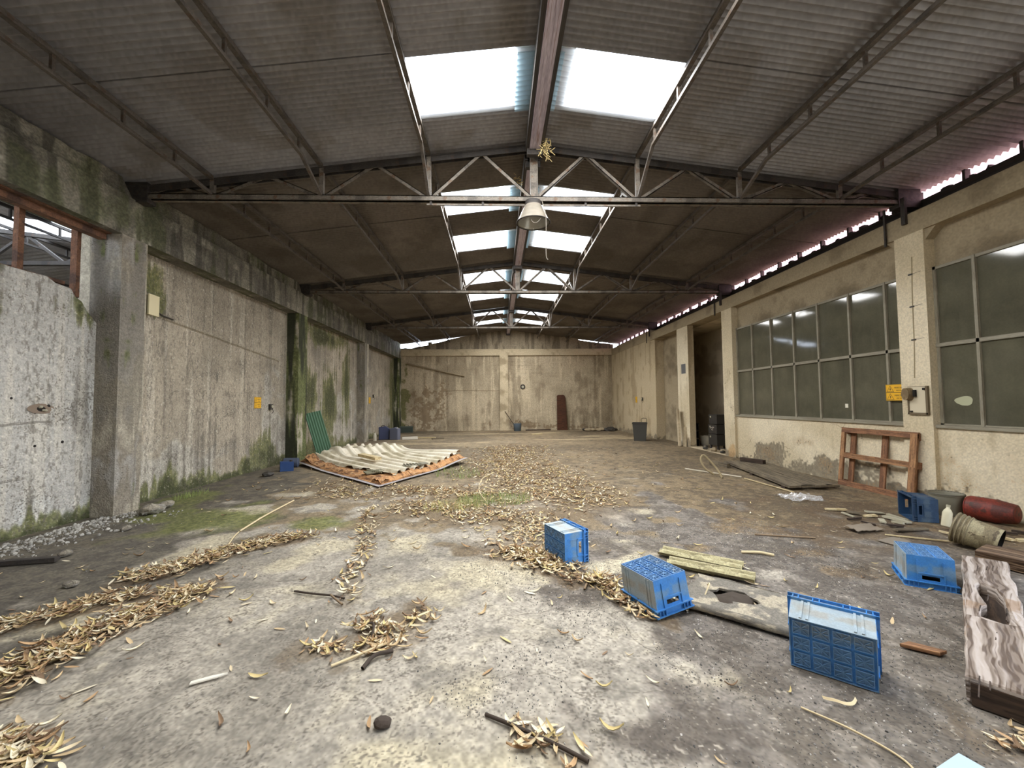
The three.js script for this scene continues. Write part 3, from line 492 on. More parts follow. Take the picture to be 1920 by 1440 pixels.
// lattice purlins run from truss to truss
const BAYS = [[0.9, T[1]], [T[1], T[2]], [T[2], T[3]], [T[3], 21.55]];
const BAY_NAMES = ['in front of the lamp truss', 'between lamp and middle truss', 'between middle and last truss', 'behind the last truss'];
for (const [a, b] of BAYS) for (const s of [-1, 1]) for (let k = 1; k <= 3; k++) {
  const x = s * k * NODE, y = roofY(x) - 0.055, n = 7, d = (b - a) / n;
  const t = thing('lattice_purlin', ['', 'lattice purlin edging the skylights', 'lattice purlin midway down the slope', 'lowest lattice purlin'][k] + (s < 0 ? ', concrete wall side, ' : ', white wall side, ') + BAY_NAMES[BAYS.findIndex((q) => q[0] === a)], 'purlin', [x, 0, 0], 0, 'lattice purlins under the main roof');
  part('top_chord', [bar(V(0, y, -a - 0.05), V(0, y, -b + 0.05), 0.055, 0.05)], M.steelMid, t);
  part('bottom_chord', [bar(V(0, y - 0.2, -a - d * 0.9), V(0, y - 0.2, -b + d * 0.9), 0.04, 0.04), bar(V(0, y - 0.2, -a - d * 0.9), V(0, YB + 0.04, -a - 0.06), 0.04, 0.04), bar(V(0, y - 0.2, -b + d * 0.9), V(0, b > 21 ? y - 0.22 : YB + 0.04, -b + 0.06), 0.04, 0.04)], M.steelMid, t);
  for (let i = 1; i < n; i++) part('strut', [bar(V(0, y, -a - d * i), V(0, y - 0.2, -a - d * i), 0.03, 0.03)], M.steelMid, t);
}
// ridge beams
for (const [a, b] of BAYS) {
  const t = thing('ridge_beam', 'lilac grey ridge beam with rusty flanges ' + BAY_NAMES[BAYS.findIndex((q) => q[0] === a)], 'beam', [0, 0, 0], 0, 'ridge beams between the trusses');
  part('web', [bb(-0.075, 0.075, 5.06, 5.2, -b + 0.12, -a - 0.12)], M.ridge, t);
  for (const s of [-1, 1]) { part('flange', [bb(s * 0.1 - 0.025, s * 0.1 + 0.025, 5.075, 5.09, -b + 0.1, -a - 0.1), bb(s * 0.12 - 0.006, s * 0.12 + 0.006, 5.08, 5.22, -b + 0.1, -a - 0.1)], M.steelDark, t); }
  part('end_plate', [bb(-0.11, 0.11, 4.98, 5.2, -a - 0.2, -a - 0.12), bb(-0.11, 0.11, 4.98, 5.2, -b + 0.12, -b + 0.2)], M.steelDark, t);
}
// steel eaves channel along the white wall with the light gap above it
{
  const t = struct('trim_1', 'black steel eaves channel above the white wall with a lit gap over it', 'trim');
  part('channel', [bb(5.8, 5.9, 4.14, 4.42, ZF, Z0)], M.steelDark, t);
  for (let z = Z0 - 0.2, i = 0; z > ZF; z -= 0.62, i++) part('packer', [bb(5.82, 5.9, 4.4, 4.57, z - 0.02, z + 0.02)], M.steelDark, t);
  const r2 = rng(31); for (let z = Z0; z > -15.9; z -= 0.31) { const g = stoneGeo(0.045 + 0.03 * r2(), Math.round(z * 10), 0.8); g.translate(5.86, 4.43, z + r2() * 0.2); part('mortar_lump', [g], M.steelDark, t); }
  part('added_tint_strip', [bb(5.92, 5.925, 4.4, 4.6, ZF, Z0)], M.gapTint, t);  // added rose sheet, tints the daylight in the open gap pink
}
// brackets where trusses land on the white wall
for (const z of [T[1], T[2], T[3]]) {
  const t = thing('wall_bracket', 'dark steel bracket on the white wall under the ' + (z === T[1] ? 'lamp truss' : z === T[2] ? 'middle truss' : 'last truss') + ' end', 'bracket', [0, 0, 0], 0, 'truss brackets on the white wall');
  part('plate', [bb(XR - 0.1, XR - 0.06, 4.0, 4.4, -z + 0.14, -z + 0.2)], M.steelDark, t); part('rod', [bar(V(XR - 0.09, 3.78, -z - 0.12), V(XR - 0.09, 4.35, -z - 0.12), 0.025, 0.025)], M.steelDark, t);
}
// thin conduit under the first truss, the dome lamp and its loose wire
{
  const t = thing('conduit_pipe', 'thin grey conduit clipped under the truss that carries the dome lamp', 'pipe', [0, 0, -T[1]]);
  part('pipe', [bar(V(-1.56, YB - 0.085, 0.03), V(-0.14, YB - 0.085, 0.03), 0.024, 0.024), bar(V(0.12, YB - 0.085, 0.03), V(1.56, YB - 0.085, 0.03), 0.024, 0.024)], M.steel, t);
  for (const x of [-1.5, -0.75, 0.75, 1.5]) part('clip', [bx(0.03, 0.07, 0.03, x, YB - 0.06, 0.03)], M.steelDark, t);
}
M.enamel = std({ map: tileTex(128, 0.5, (u, v) => { const n = fbm(u * 6, v * 6, 3, 6); return [116 + 26 * n, 109 + 24 * n, 97 + 22 * n]; }), roughness: 0.5, side: THREE.DoubleSide });
M.reflector = std({ color: srgb(150, 148, 140), metalness: 0.75, roughness: 0.32, side: THREE.DoubleSide });
{
  const t = thing('pendant_lamp', 'unlit industrial dome lamp hanging under a roof truss', 'lamp', [-0.02, 0, -T[1] + 0.03]);
  part('housing', [cyl(0.115, 0.12, 0.1, 0, YB - 0.08, 0, 24), cyl(0.05, 0.05, 0.05, 0, YB - 0.02, 0, 16)], M.steelDark, t);
  const prof = [[0.12, 4.31], [0.14, 4.27], [0.175, 4.2], [0.21, 4.12], [0.235, 4.06]];
  const sh = part('shade', [lathe([[0.1, 4.32], ...prof, [0.245, 4.055]], 36)], M.enamel, t);
  part('reflector', [lathe(prof.map(([r, y]) => [r - 0.012, y]), 36)], M.reflector, sh);
  part('rim', [new THREE.TorusGeometry(0.243, 0.008, 8, 40).rotateX(Math.PI / 2).translate(0, 4.056, 0)], M.steelDark, t);
  part('lens', [lathe([[0, 4.02], [0.06, 4.02], [0.16, 4.035], [0.225, 4.058]], 32)], phys({ color: 0xffffff, roughness: 0.05, transmission: 0.92, thickness: 0, ior: 1.45 }), t);
  part('wire', [tube([V(0.12, 4.32, 0.12), V(0.16, 4.1, 0.18), V(0.165, 3.8, 0.17), V(0.17, 3.48, 0.16), V(0.185, 3.46, 0.16)], 0.006, 30, 5)], M.enamel, t);
  part('guard_wire', [tube([V(-0.05, 4.03, 0.2), V(-0.02, 3.97, 0.22), V(0.03, 3.97, 0.22), V(0.09, 4.04, 0.2)], 0.004, 16, 5)], M.enamel, t);
}
M.straw = std({ color: srgb(206, 184, 130), roughness: 1 });
function strawClump(pos, n, size, seed, label) {
  const r = rng(seed), gs = []; for (let i = 0; i < n; i++) { const a = V(...pos).add(V((r() - 0.5) * size, (r() - 0.7) * size * 1.6, (r() - 0.5) * size)), b = a.clone().add(V((r() - 0.5) * size, (r() - 0.6) * size, (r() - 0.5) * size * 0.7)); gs.push(bar(a, b, 0.008, 0.004)); }
  solo('bird_nest', gs, M.straw, label, 'nest');
}
strawClump([0.15, 5.1, -5.62], 60, 0.16, 5, 'straw bird nest stuffed beside the ridge beam above the dome lamp');
strawClump([-0.17, 5.12, -6.6], 26, 0.12, 6, 'small straw nest in the ridge beam behind the first truss');

// ---------------------------------------------------------------- things on the walls
function canvasTex(w, h, draw) { const c = document.createElement('canvas'); c.width = w; c.height = h; draw(c.getContext('2d'), w, h); const t = new THREE.CanvasTexture(c); t.colorSpace = THREE.SRGBColorSpace; return t; }
const signTex = canvasTex(256, 192, (g, w, h) => {
  g.fillStyle = '#e2ac1e'; g.fillRect(0, 0, w, h); g.strokeStyle = '#2a220e'; g.fillStyle = '#2a220e'; g.lineWidth = 4;
  for (const k of [0, 1]) { const y = 12 + k * 92; g.beginPath(); g.moveTo(14, y + 74); g.lineTo(58, y + 6); g.lineTo(102, y + 74); g.closePath(); g.stroke(); g.beginPath(); g.moveTo(60, y + 26); g.lineTo(50, y + 50); g.lineTo(58, y + 50); g.lineTo(54, y + 70); g.lineTo(68, y + 44); g.lineTo(60, y + 44); g.lineTo(66, y + 26); g.closePath(); g.fill(); g.font = 'bold 24px sans-serif'; g.fillText('PERICOLO', 112, y + 36, 134); g.font = 'bold 20px sans-serif'; g.fillText('220 Volt', 134, y + 66, 100); }
  g.lineWidth = 3; g.strokeRect(4, 4, w - 8, h / 2 - 6); g.strokeRect(4, h / 2 + 2, w - 8, h / 2 - 6);
});
M.sign = std({ map: signTex, roughness: 0.55 }); M.signEdge = std({ color: srgb(214, 160, 30), roughness: 0.6 });
function sign(pos, w, h, turn, label) {   // a flat plate with its printed face turned along +z, then rotated
  const t = thing('warning_sign', label, 'sign', pos, turn); part('plate', [bx(w, h, 0.004, 0, 0, 0)], M.signEdge, t);
  part('print', [new THREE.PlaneGeometry(w, h).translate(0, 0, 0.0028)], M.sign, t); return t;
}
sign([XL - 0.296, 1.5, -9.33], 0.26, 0.25, Math.PI / 2, 'yellow high voltage warning sign on the pale concrete wall beside a broken socket');
sign([XL - 0.296, 1.6, -17.3], 0.24, 0.26, Math.PI / 2, 'yellow warning sign on the long wall close to the mossy corner pillar');
sign([XR + 0.02, 1.55, -6.07], 0.32, 0.25, -Math.PI / 2, 'yellow high voltage warning sign stuck to the dusty window beside the white column');
sign([XR - 0.004, 1.53, -17.8], 0.22, 0.26, -Math.PI / 2, 'faded orange warning sign on the white wall past the deep bays');
M.greyPlastic = std({ color: srgb(168, 162, 140), roughness: 0.6 }); M.darkPlastic = std({ color: srgb(58, 54, 48), roughness: 0.6 }); M.cream = std({ color: srgb(216, 204, 164), roughness: 0.6 });
{ // junction box by the first pillar
  const t = thing('junction_box', 'pale electrical junction box half torn off the wall beside the pillar', 'box', [XL - 0.298, 2.98, -6.28]);
  part('back_box', [bx(0.12, 0.3, 0.24, 0.06, 0, 0)], M.greyPlastic, t); part('lid', [bx(0.02, 0.31, 0.22, 0.15, -0.01, -0.05, 0, 0.12, 0)], M.cream, t);
  part('terminal_block', [bx(0.04, 0.12, 0.05, 0.1, 0.02, 0.14), bx(0.03, 0.05, 0.04, 0.1, -0.08, 0.13)], M.darkPlastic, t);
  part('broken_conduit', [bar(V(0.06, -0.2, 0.2), V(0.06, -0.25, 0.02), 0.025, 0.025), bar(V(0.05, -0.5, 0.16), V(0.05, -0.54, 0.08), 0.02, 0.02)], M.cream, t);
  part('cable', [tube([V(0.05, 0.15, 0), V(0.05, 0.18, -0.1), V(0.03, 0.1, -0.25), V(0.022, -0.06, -0.3), V(0.02, -0.12, -0.6)], 0.012, 24, 5)], M.darkPlastic, t);
}
M.hole = std({ color: srgb(34, 30, 26), roughness: 1 });
function socket(pos, turn, label) { const t = thing('wall_socket', label, 'socket', pos, turn); part('housing', [bx(0.11, 0.13, 0.05, 0, 0, 0.025)], M.darkPlastic, t); part('insert', [cyl(0.035, 0.035, 0.02, 0, 0, 0, 16).rotateX(Math.PI / 2).translate(0.01, 0.01, 0.055)], M.greyPlastic, t); part('loose_wire', [tube([V(0.02, -0.05, 0.04), V(0.05, -0.1, 0.06), V(0.03, -0.16, 0.03)], 0.006, 12, 5)], M.hole, t); return t; }
socket([XL - 0.3, 1.4, -9.82], Math.PI / 2, 'broken dark wall socket next to the yellow sign on the concrete wall');
socket([XL - 0.3, 1.78, -17.75], Math.PI / 2, 'small black switch above the yellow sign near the corner pillar');
socket([XR, 1.55, -17.0], -Math.PI / 2, 'grey round socket on the white wall next to the faded orange sign');
{ // chased hole with rubble in the low wall
  const t = thing('wall_hole', 'ragged hole chiselled in the low concrete wall', 'hole', [XL - 0.298, 1.43, -5.0]);
  part('cavity', [rough(new THREE.SphereGeometry(0.04, 12, 8).scale(0.15, 0.8, 1.2), 0.01, 24), rough(new THREE.SphereGeometry(0.025, 10, 8).scale(0.2, 1, 1), 0.008, 30).translate(0, -0.035, 0.06), rough(new THREE.SphereGeometry(0.02, 10, 8).scale(0.2, 1, 1), 0.006, 30).translate(0, 0.03, -0.08)], M.hole, t); part('patch', [rough(new THREE.SphereGeometry(0.1, 14, 10).scale(0.03, 0.6, 1.5), 0.012, 16)], std({ color: srgb(128, 112, 96) }), t); part('chips', [stoneGeo(0.025, 3).translate(0.01, 0.02, 0.02), stoneGeo(0.02, 5).translate(0.01, -0.02, -0.03)], M.greyPlastic, t);
}
for (const [y, z, r] of [[2.5, -6.22, 0.022], [2.47, -6.32, 0.014], [1.0, -4.95, 0.016], [1.02, -5.25, 0.018], [1.55, -4.7, 0.014]]) solo('anchor_hole', [new THREE.SphereGeometry(r, 10, 8).scale(0.25, 1, 1).translate(XL - 0.299, y, z)], M.hole, 'small dark anchor hole in the concrete wall', 'hole', 'anchor holes in the concrete wall');
{ // meter board on the white column
  const t = thing('meter_board', 'old switch on a grimy framed board fixed to the white column', 'board', [XR - 0.06, 1.43, -5.655]);
  part('board', [bx(0.02, 0.38, 0.27, -0.01, 0, 0)], M.wallRightNear.clone(), t).material = std({ color: srgb(206, 194, 168) });
  part('frame', [bx(0.03, 0.03, 0.28, -0.015, -0.19, 0), bx(0.03, 0.4, 0.03, -0.015, 0, 0.13), bx(0.03, 0.3, 0.02, -0.015, -0.05, -0.13), bx(0.015, 0.015, 0.28, -0.01, 0.19, 0)], std({ color: srgb(108, 94, 72) }), t);
  part('switch', [new THREE.CylinderGeometry(0.07, 0.075, 0.09, 14).rotateZ(Math.PI / 2).scale(1, 1.25, 0.8).translate(-0.06, 0.09, -0.1)], std({ map: M.concreteTrim.map, color: srgb(190, 180, 165) }), t);
  part('terminal', [bx(0.03, 0.1, 0.03, -0.04, 0.1, -0.02), bx(0.02, 0.03, 0.03, -0.03, 0.16, 0.1), bx(0.02, 0.02, 0.03, -0.03, -0.16, -0.09)], M.hole, t);
}
{ const t = thing('wall_conduit', 'thin cable clipped down the white column above the meter board', 'cable', [XR - 0.062, 0, -5.68]); part('cable', [tube([V(0, 1.75, -0.02), V(0, 2.2, 0), V(0, 2.9, 0.01), V(0, 3.5, 0.03)], 0.007, 30, 5)], std({ color: srgb(160, 146, 116) }), t); for (const y of [2.3, 2.78, 3.25]) part('clip', [bx(0.02, 0.02, 0.06, 0, y, 0), bar(V(0, y, 0), V(0.005, y + 0.01, 0.16), 0.005, 0.005)], M.darkPlastic, t); }
{ const t = thing('notice_plate', 'square grey notice plate on the narrow white pier', 'notice', [XR - 0.054, 2.49, -13.05], -Math.PI / 2); part('plate', [bx(0.34, 0.34, 0.006)], std({ color: srgb(214, 204, 178) }), t); part('print', [new THREE.PlaneGeometry(0.31, 0.31).translate(0, 0, 0.0035)], std({ color: srgb(98, 98, 98) }), t); }
solo('window_sticker', [bx(0.003, 0.07, 0.06, XR + 0.066, 1.34, -7.02)], std({ color: srgb(226, 220, 200) }), 'small white square sticker on a dusty lower window pane', 'sticker');
{ const pts = []; for (let i = 0; i < 22; i++) { const a = i / 22 * Math.PI * 2; pts.push([Math.cos(a) * (0.1 + 0.03 * Math.cos(a) + 0.012 * noise(i * 2.1, 1)), Math.sin(a) * (0.055 + 0.015 * noise(i * 1.7, 4))]); } const g = extrude(pts, 0.002); g.rotateY(Math.PI / 2); g.translate(XR + 0.062, 1.42, -5.17); solo('peeled_patch', [g], std({ color: srgb(176, 176, 146) }), 'pale greenish torn paper patch on the window pane beside the column', 'patch'); }
// end wall fittings
{ const t = thing('wall_ring', 'round dark flue collar in the end wall', 'ring', [0.75, 2.28, ZF]); part('collar', [new THREE.TorusGeometry(0.1, 0.03, 10, 26).translate(0, 0, 0.02)], M.steelDark, t); part('plug', [cyl(0.09, 0.09, 0.02, 0, 0, 0, 20).rotateX(Math.PI / 2)], M.greyPlastic, t); }
{ const t = thing('leaning_board', 'tall brown board with rounded corners leaning on the end wall', 'board', [2.75, 0, ZF + 0.32]); const g = extrude([[-0.26, 0], [0.28, 0], [0.22, 1.7], [0.18, 1.82], [0.08, 1.85], [-0.16, 1.84], [-0.22, 1.8]], 0.04); g.rotateX(-0.14); part('sheet', [metreUV(g)], std({ map: M.woodRed.map, color: srgb(150, 130, 110) }), t); }
{ const t = thing('bucket', 'small blue-grey bucket with a stick in it at the foot of the end wall', 'bucket', [0.42, 0, -21.05]); part('body', [lathe([[0.0, 0.01], [0.16, 0.01], [0.2, 0.38], [0.21, 0.38], [0.175, 0], [0, 0]], 24)], std({ color: srgb(86, 98, 108) }), t); part('stick', [bar(V(0.02, 0.02, 0), V(-0.62, 1.0, -0.4), 0.025, 0.025)], M.woodDark, t); part('handle', [tube([V(-0.2, 0.36, 0), V(-0.1, 0.5, 0.05), V(0.1, 0.5, 0.05), V(0.2, 0.36, 0)], 0.006, 16, 5)], M.steelDark, t); }
solo('timber_length', [bx(1.3, 0.06, 0.07, 1.5, 0.03, -21.2, 0, 0.03, 0)], M.woodDark, 'dark timber length lying on the floor along the end wall', 'timber');
solo('fallen_pipe', [tube([V(-5.3, 3.55, ZF + 0.06), V(-4.6, 3.38, ZF + 0.08), V(-3.2, 3.05, ZF + 0.08), V(-2.3, 2.86, ZF + 0.06)], 0.035, 30, 8)], std({ color: srgb(150, 134, 108) }), 'loose pipe slanting down across the upper end wall', 'pipe');

// ---------------------------------------------------------------- blue crates
const CL = 0.375, CW = 0.28, CH = 0.235;
const crateColor = (r, g, b, dirt) => std({ map: tileTex(256, 0.5, (u, v) => { const n = fbm(u * 7, v * 7, 4, 7), sp = noise(u * 90, v * 90, 90), d = sm(0.5, 0.72, fbm(u * 5 + 3, v * 5, 4, 5)) * dirt; const c = mix([r * (0.92 + 0.16 * n), g * (0.92 + 0.16 * n), b * (0.92 + 0.16 * n)], [150, 148, 140], d); const k = 0.95 + 0.1 * sp; return [c[0] * k, c[1] * k, c[2] * k]; }), roughness: 0.5 });
M.crate = crateColor(58, 124, 190, 0.45); M.crateDull = crateColor(34, 62, 92, 0.3); M.crateGrey = crateColor(150, 164, 172, 0.8); M.crateWorn = crateColor(104, 144, 184, 0.5);
const G = {};
{
  const t = 0.004, tl = CL / 2, tw = CW / 2, k = 0.965;                       // walls lean outwards a little
  const side = (len, half, hole) => { const b = len / 2 * k, a = len / 2; const g = extrude([[-b, 0], [b, 0], [a, CH], [-a, CH]], t, hole ? [[[-0.05, CH - 0.09], [0.05, CH - 0.09], [0.05, CH - 0.06], [-0.05, CH - 0.06]]] : []); const m = new THREE.Matrix4().makeRotationX(Math.atan((half * (1 - k)) / CH)); g.translate(0, 0, -t); g.applyMatrix4(m); g.translate(0, 0, half * k); return g; };
  const rib = (x, half, h0, h1, w) => { const g = bx(w, h1 - h0, 0.006, x, (h0 + h1) / 2, 0.003); g.applyMatrix4(new THREE.Matrix4().makeRotationX(Math.atan((half * (1 - k)) / CH))); g.translate(0, 0, half * k); return g; };
  const long = [side(CL, tw, false), rib(-0.13, tw, 0.01, 0.2, 0.012), rib(-0.1, tw, 0.01, 0.2, 0.012), rib(0.1, tw, 0.01, 0.2, 0.012), rib(0.13, tw, 0.01, 0.2, 0.012)];
  const end = [side(CW, tl, true), rib(-0.075, tl, 0.03, 0.2, 0.008), rib(0.075, tl, 0.03, 0.2, 0.008), rib(0, tl, 0.125, 0.133, 0.16), rib(0, tl, 0.2, 0.206, 0.16)];
  G.longPanel = metreUV(join(long)); G.endPanel = metreUV(join(end));
  // rim: two rails with upright ribs between them, all round
  const rim = []; for (const [len, half, turn] of [[CL, tw, 0], [CL, tw, Math.PI], [CW, tl, Math.PI / 2], [CW, tl, -Math.PI / 2]]) {
    const q = []; q.push(bx(len + 0.03, 0.006, 0.02, 0, CH, half + 0.006), bx(len + 0.03, 0.006, 0.016, 0, CH - 0.042, half + 0.006)); const n = len > 0.35 ? [-0.47, -0.4, -0.22, -0.14, 0.14, 0.22, 0.4, 0.47] : [-0.46, -0.36, -0.27, 0.27, 0.36, 0.46]; for (const f of n) q.push(bx(0.005, 0.042, 0.02, f * len, CH - 0.021, half + 0.004)); q.push(bx(len, 0.042, 0.003, 0, CH - 0.021, half - 0.002)); for (const g of q) { g.rotateY(turn); rim.push(g); }
  }
  G.rim = metreUV(join(rim));
  G.base = metreUV(join([bx(CL * k, 0.006, CW * k, 0, 0.014, 0)]));
  const cell = []; const cw = 0.07, cd = 0.066;
  for (let i = 0; i < 4; i++) for (let j = 0; j < 3; j++) {
    const x = (i - 1.5) * 0.086, z = (j - 1) * 0.085, p = (w, d, a = 0, dx = 0, dz = 0) => cell.push(bx(w, 0.012, d, x + dx, 0.006, z + dz, 0, a, 0));
    p(cw, 0.003, 0, 0, -cd / 2); p(cw, 0.003, 0, 0, cd / 2); p(0.003, cd, 0, -cw / 2); p(0.003, cd, 0, cw / 2); p(cw, 0.0025); p(0.0025, cd); p(0.0025, Math.hypot(cw, cd), Math.atan2(cw, cd)); p(0.0025, Math.hypot(cw, cd), -Math.atan2(cw, cd)); cell.push(bx(cw, 0.004, cd, x, 0.011, z));
  }
  cell.push(bx(CL * k, 0.012, 0.004, 0, 0.006, CW * k / 2 - 0.002), bx(CL * k, 0.012, 0.004, 0, 0.006, -CW * k / 2 + 0.002), bx(0.004, 0.012, CW * k, CL * k / 2 - 0.002, 0.006, 0), bx(0.004, 0.012, CW * k, -CL * k / 2 + 0.002, 0.006, 0));
  G.baseRibs = metreUV(join(cell));
}
function crate(label, mat, pos, ex, ey, roll = 0) {
  const t = thing('plastic_crate', label, 'crate', [0, 0, 0], 0, 'blue plastic crates');
  const dull = mat === M.crateDull; shared('base', G.base, mat, t); shared('base_grid', G.baseRibs, dull ? mat : M.crateWorn, t); shared('rim', G.rim, mat, t);
  for (const a of [0, Math.PI]) shared('side_panel', G.longPanel, dull ? mat : M.crateGrey, t).rotation.y = a;
  for (const a of [Math.PI / 2, -Math.PI / 2]) shared('end_panel', G.endPanel, mat, t).rotation.y = a;
  basis(t, pos, ex, ey); if (roll) t.rotateOnWorldAxis(V(0, 0, 1), roll); return t;
}
crate('blue crate on its side among the leaves, dark gridded base turned to the drift', M.crate, [-0.04, 0.14, -3.86], [0.397, 0, 0.918], [0.918, 0, -0.397]);
crate('blue crate upside down and tilted against the greenish corrugated strips', M.crate, [0.54, 0.262, -2.97], [0.31, 0.0, 0.95], [0.0, -1, 0.0], 0.13);
crate('blue crate on its long side, grey scuffed flank up, next to the torn felt', M.crate, [1.165, 0.14, -2.13], [0.76, 0, 0.65], [0.65, 0.1, -0.76]);
crate('bright blue crate upside down beside the rotten sleeper', M.crate, [2.85, 0.235, -3.25], [0.55, 0, -0.83], [0, -1, 0]);
crate('dull dark blue crate standing on edge in front of the wooden pallet frame', M.crateDull, [4.64, 0.14, -4.83], [0.45, 0, -0.89], [-0.89, 0, -0.45]);

// ---------------------------------------------------------------- beside the white wall
{ // pallet frame leaning on the wall
  const t = thing('pallet_frame', 'reddish wooden pallet frame leaning upright against the white wall', 'pallet', [5.28, 0, -6.3]);
  t.rotation.z = -0.12;
  const W = 1.3, H = 0.98, x = 0; const slat = (name, y0, y1, z0, z1, dx, mat, th = 0.03) => part(name, [y1 - y0 > Math.abs(z1 - z0) ? bar(V(x + dx + th / 2, y0, (z0 + z1) / 2), V(x + dx + th / 2, y1, (z0 + z1) / 2), Math.abs(z1 - z0), th) : bar(V(x + dx + th / 2, (y0 + y1) / 2, z0), V(x + dx + th / 2, (y0 + y1) / 2, z1), th, y1 - y0)], mat, t);
  slat('top_rail', H - 0.085, H, -W / 2, W / 2, 0, M.woodRed); slat('middle_rail', 0.47, 0.55, -W / 2 + 0.08, W / 2 - 0.06, 0, M.woodRed2); slat('bottom_rail', 0, 0.09, -W / 2, W / 2, 0, M.woodRed);
  slat('post', 0.09, H - 0.085, -W / 2, -W / 2 + 0.075, 0.0, M.woodRed2); slat('post', 0.0, H - 0.02, W / 2 - 0.1, W / 2, -0.012, M.woodRed2);
  for (const z of [-W / 2 + 0.1, 0.02, W / 2 - 0.16]) slat('back_board', 0.02, H - 0.02, z, z + 0.095, 0.085, M.woodRed, 0.022);
  for (const [y, z] of [[H - 0.06, W / 2 - 0.06], [0.51, W / 2 - 0.06], [0.05, W / 2 - 0.06], [H - 0.06, -W / 2 + 0.05], [0.51, -W / 2 + 0.05], [0.05, -W / 2 + 0.05]]) part('block', [bx(0.075, 0.1, 0.11, x + 0.055, y, z)], M.woodRed, t);
}
{ // floor board panel, three planks and a batten
  const t = thing('timber_deck', 'weathered grey boarded panel lying on the floor below the window', 'board');
  const A = [4.6, -9.3], U = [-0.5, 2.8], Wd = [0.84, -0.02], L = Math.hypot(...U);
  for (let i = 0; i < 4; i++) { const s0 = i / 4 + 0.004, s1 = (i + 1) / 4 - 0.004; const g = grid(10, 1, (a, b) => { const s = b ? s1 : s0; return [A[0] + U[0] * a * (1 - 0.02 * (i % 2)) + Wd[0] * s, 0.075 + 0.006 * noise(i, a * 5), A[1] + U[1] * a * (1 - 0.02 * (i % 2)) + Wd[1] * s, a * L, s]; }); const e = grid(10, 1, (a, b) => { const p = [A[0] + U[0] * a + Wd[0] * s0, A[1] + U[1] * a + Wd[1] * s0]; return [p[0], b ? 0.075 : 0.04, p[1], a * L, b * 0.03]; }); part('plank', [g, e, bar(V(A[0] + U[0] + Wd[0] * s0, 0.058, A[1] + U[1]), V(A[0] + U[0] + Wd[0] * s1, 0.058, A[1] + U[1] - 0.005), 0.01, 0.035)], M.woodGrey, t); }
  for (const a of [0.06, 0.5, 0.93]) part('batten', [bar(V(A[0] + U[0] * a, 0.02, A[1] + U[1] * a), V(A[0] + U[0] * a + Wd[0], 0.02, A[1] + U[1] * a), 0.09, 0.04)], M.woodDark, t);
}
solo('timber_offcut', [bar(V(4.25, 0.05, -9.2), V(4.4, 0.05, -8.75), 0.1, 0.09)], M.woodGrey, 'short square timber lying at the narrow end of the boarded panel', 'timber');
solo('timber_offcut', [bar(V(4.95, 0.125, -9.2), V(5.15, 0.125, -8.7), 0.1, 0.08)], M.woodDark, 'dark timber block resting on the boarded panel by the column', 'timber');
M.whitePaint = std({ color: srgb(210, 202, 182), roughness: 0.7 });
solo('rod', [bar(V(3.42, 0.012, -8.7), V(4.0, 0.02, -7.62), 0.022, 0.018)], M.whitePaint, 'thin white rod lying on the floor beside the boarded panel', 'rod');
solo('rod', [bar(V(3.98, 0.018, -7.5), V(4.03, 0.02, -6.3), 0.018, 0.015)], M.woodPale, 'thin pale lath along the edge of the boarded panel', 'lath');
solo('hose_loop', [tube([V(3.62, 0.01, -7.6), V(3.6, 0.14, -7.72), V(3.5, 0.32, -7.85), V(3.42, 0.4, -7.9), V(3.36, 0.33, -7.88), V(3.4, 0.16, -7.8), V(3.52, 0.06, -7.7)], 0.02, 40, 7)], std({ color: srgb(150, 136, 104) }), 'stiff beige cable standing up in a loop beside the white rod', 'cable');
{ // crumpled clear film
  const r = rng(91), g = grid(16, 16, (a, b) => [(a - 0.5) * 0.5, 0.01 + 0.15 * Math.abs(fbm(a * 5 + 3, b * 5, 4) - 0.42) * 2 * (1 - Math.hypot(a - 0.5, b - 0.5)), (b - 0.5) * 0.4]).toNonIndexed(); g.computeVertexNormals(); g.translate(3.85, 0, -5.95);
  solo('plastic_film', [g], phys({ color: 0xffffff, roughness: 0.12, transmission: 0.75, thickness: 0, ior: 1.45 }), 'crumpled clear plastic film shining on the dirt before the pallet frame', 'plastic');
}
// tub, barrel, tipped bucket, bottle
{ const t = thing('plastic_tub', 'grey round plastic tub standing against the white wall', 'tub', [5.05, 0, -5.02]); part('body', [lathe([[0, 0.012], [0.125, 0.012], [0.15, 0.25], [0.155, 0.27], [0.17, 0.27], [0.17, 0.25], [0.16, 0.245], [0.135, 0], [0, 0]], 32)], std({ color: srgb(132, 128, 112), roughness: 0.6 }), t); part('rim', [new THREE.TorusGeometry(0.163, 0.01, 8, 36).rotateX(Math.PI / 2).translate(0, 0.265, 0)], std({ color: srgb(92, 88, 76), roughness: 0.6 }), t); }
{ const t = thing('steel_drum', 'rusty red drum lying on its side by the white wall', 'drum'); const g = [lathe([[0.0, -0.22], [0.1, -0.22], [0.15, -0.215], [0.162, -0.2], [0.162, -0.08], [0.168, -0.07], [0.162, -0.06], [0.162, 0.06], [0.168, 0.07], [0.16, 0.08], [0.13, 0.25], [0.09, 0.27], [0, 0.27]], 32)]; part('shell', [metreUV(join(g))], std({ map: rustMap([118, 46, 34], [86, 40, 32], [62, 44, 34], 6), roughness: 0.6 }), t); part('head', [cyl(0.15, 0.15, 0.01, 0, -0.22, 0, 30)], std({ color: srgb(138, 46, 34), roughness: 0.6 }), t); part('bung', [cyl(0.022, 0.022, 0.02, 0.07, -0.225, 0.04, 14)], M.steelDark, t); basis(t, [5.2, 0.14, -4.68], [0, 1, 0], [0.3, -0.05, 0.9]); t.scale.setScalar(0.83); }
M.bucketTan = std({ map: rustMap([150, 140, 110], [118, 106, 80], [70, 58, 42], 2), roughness: 0.7, side: THREE.DoubleSide });
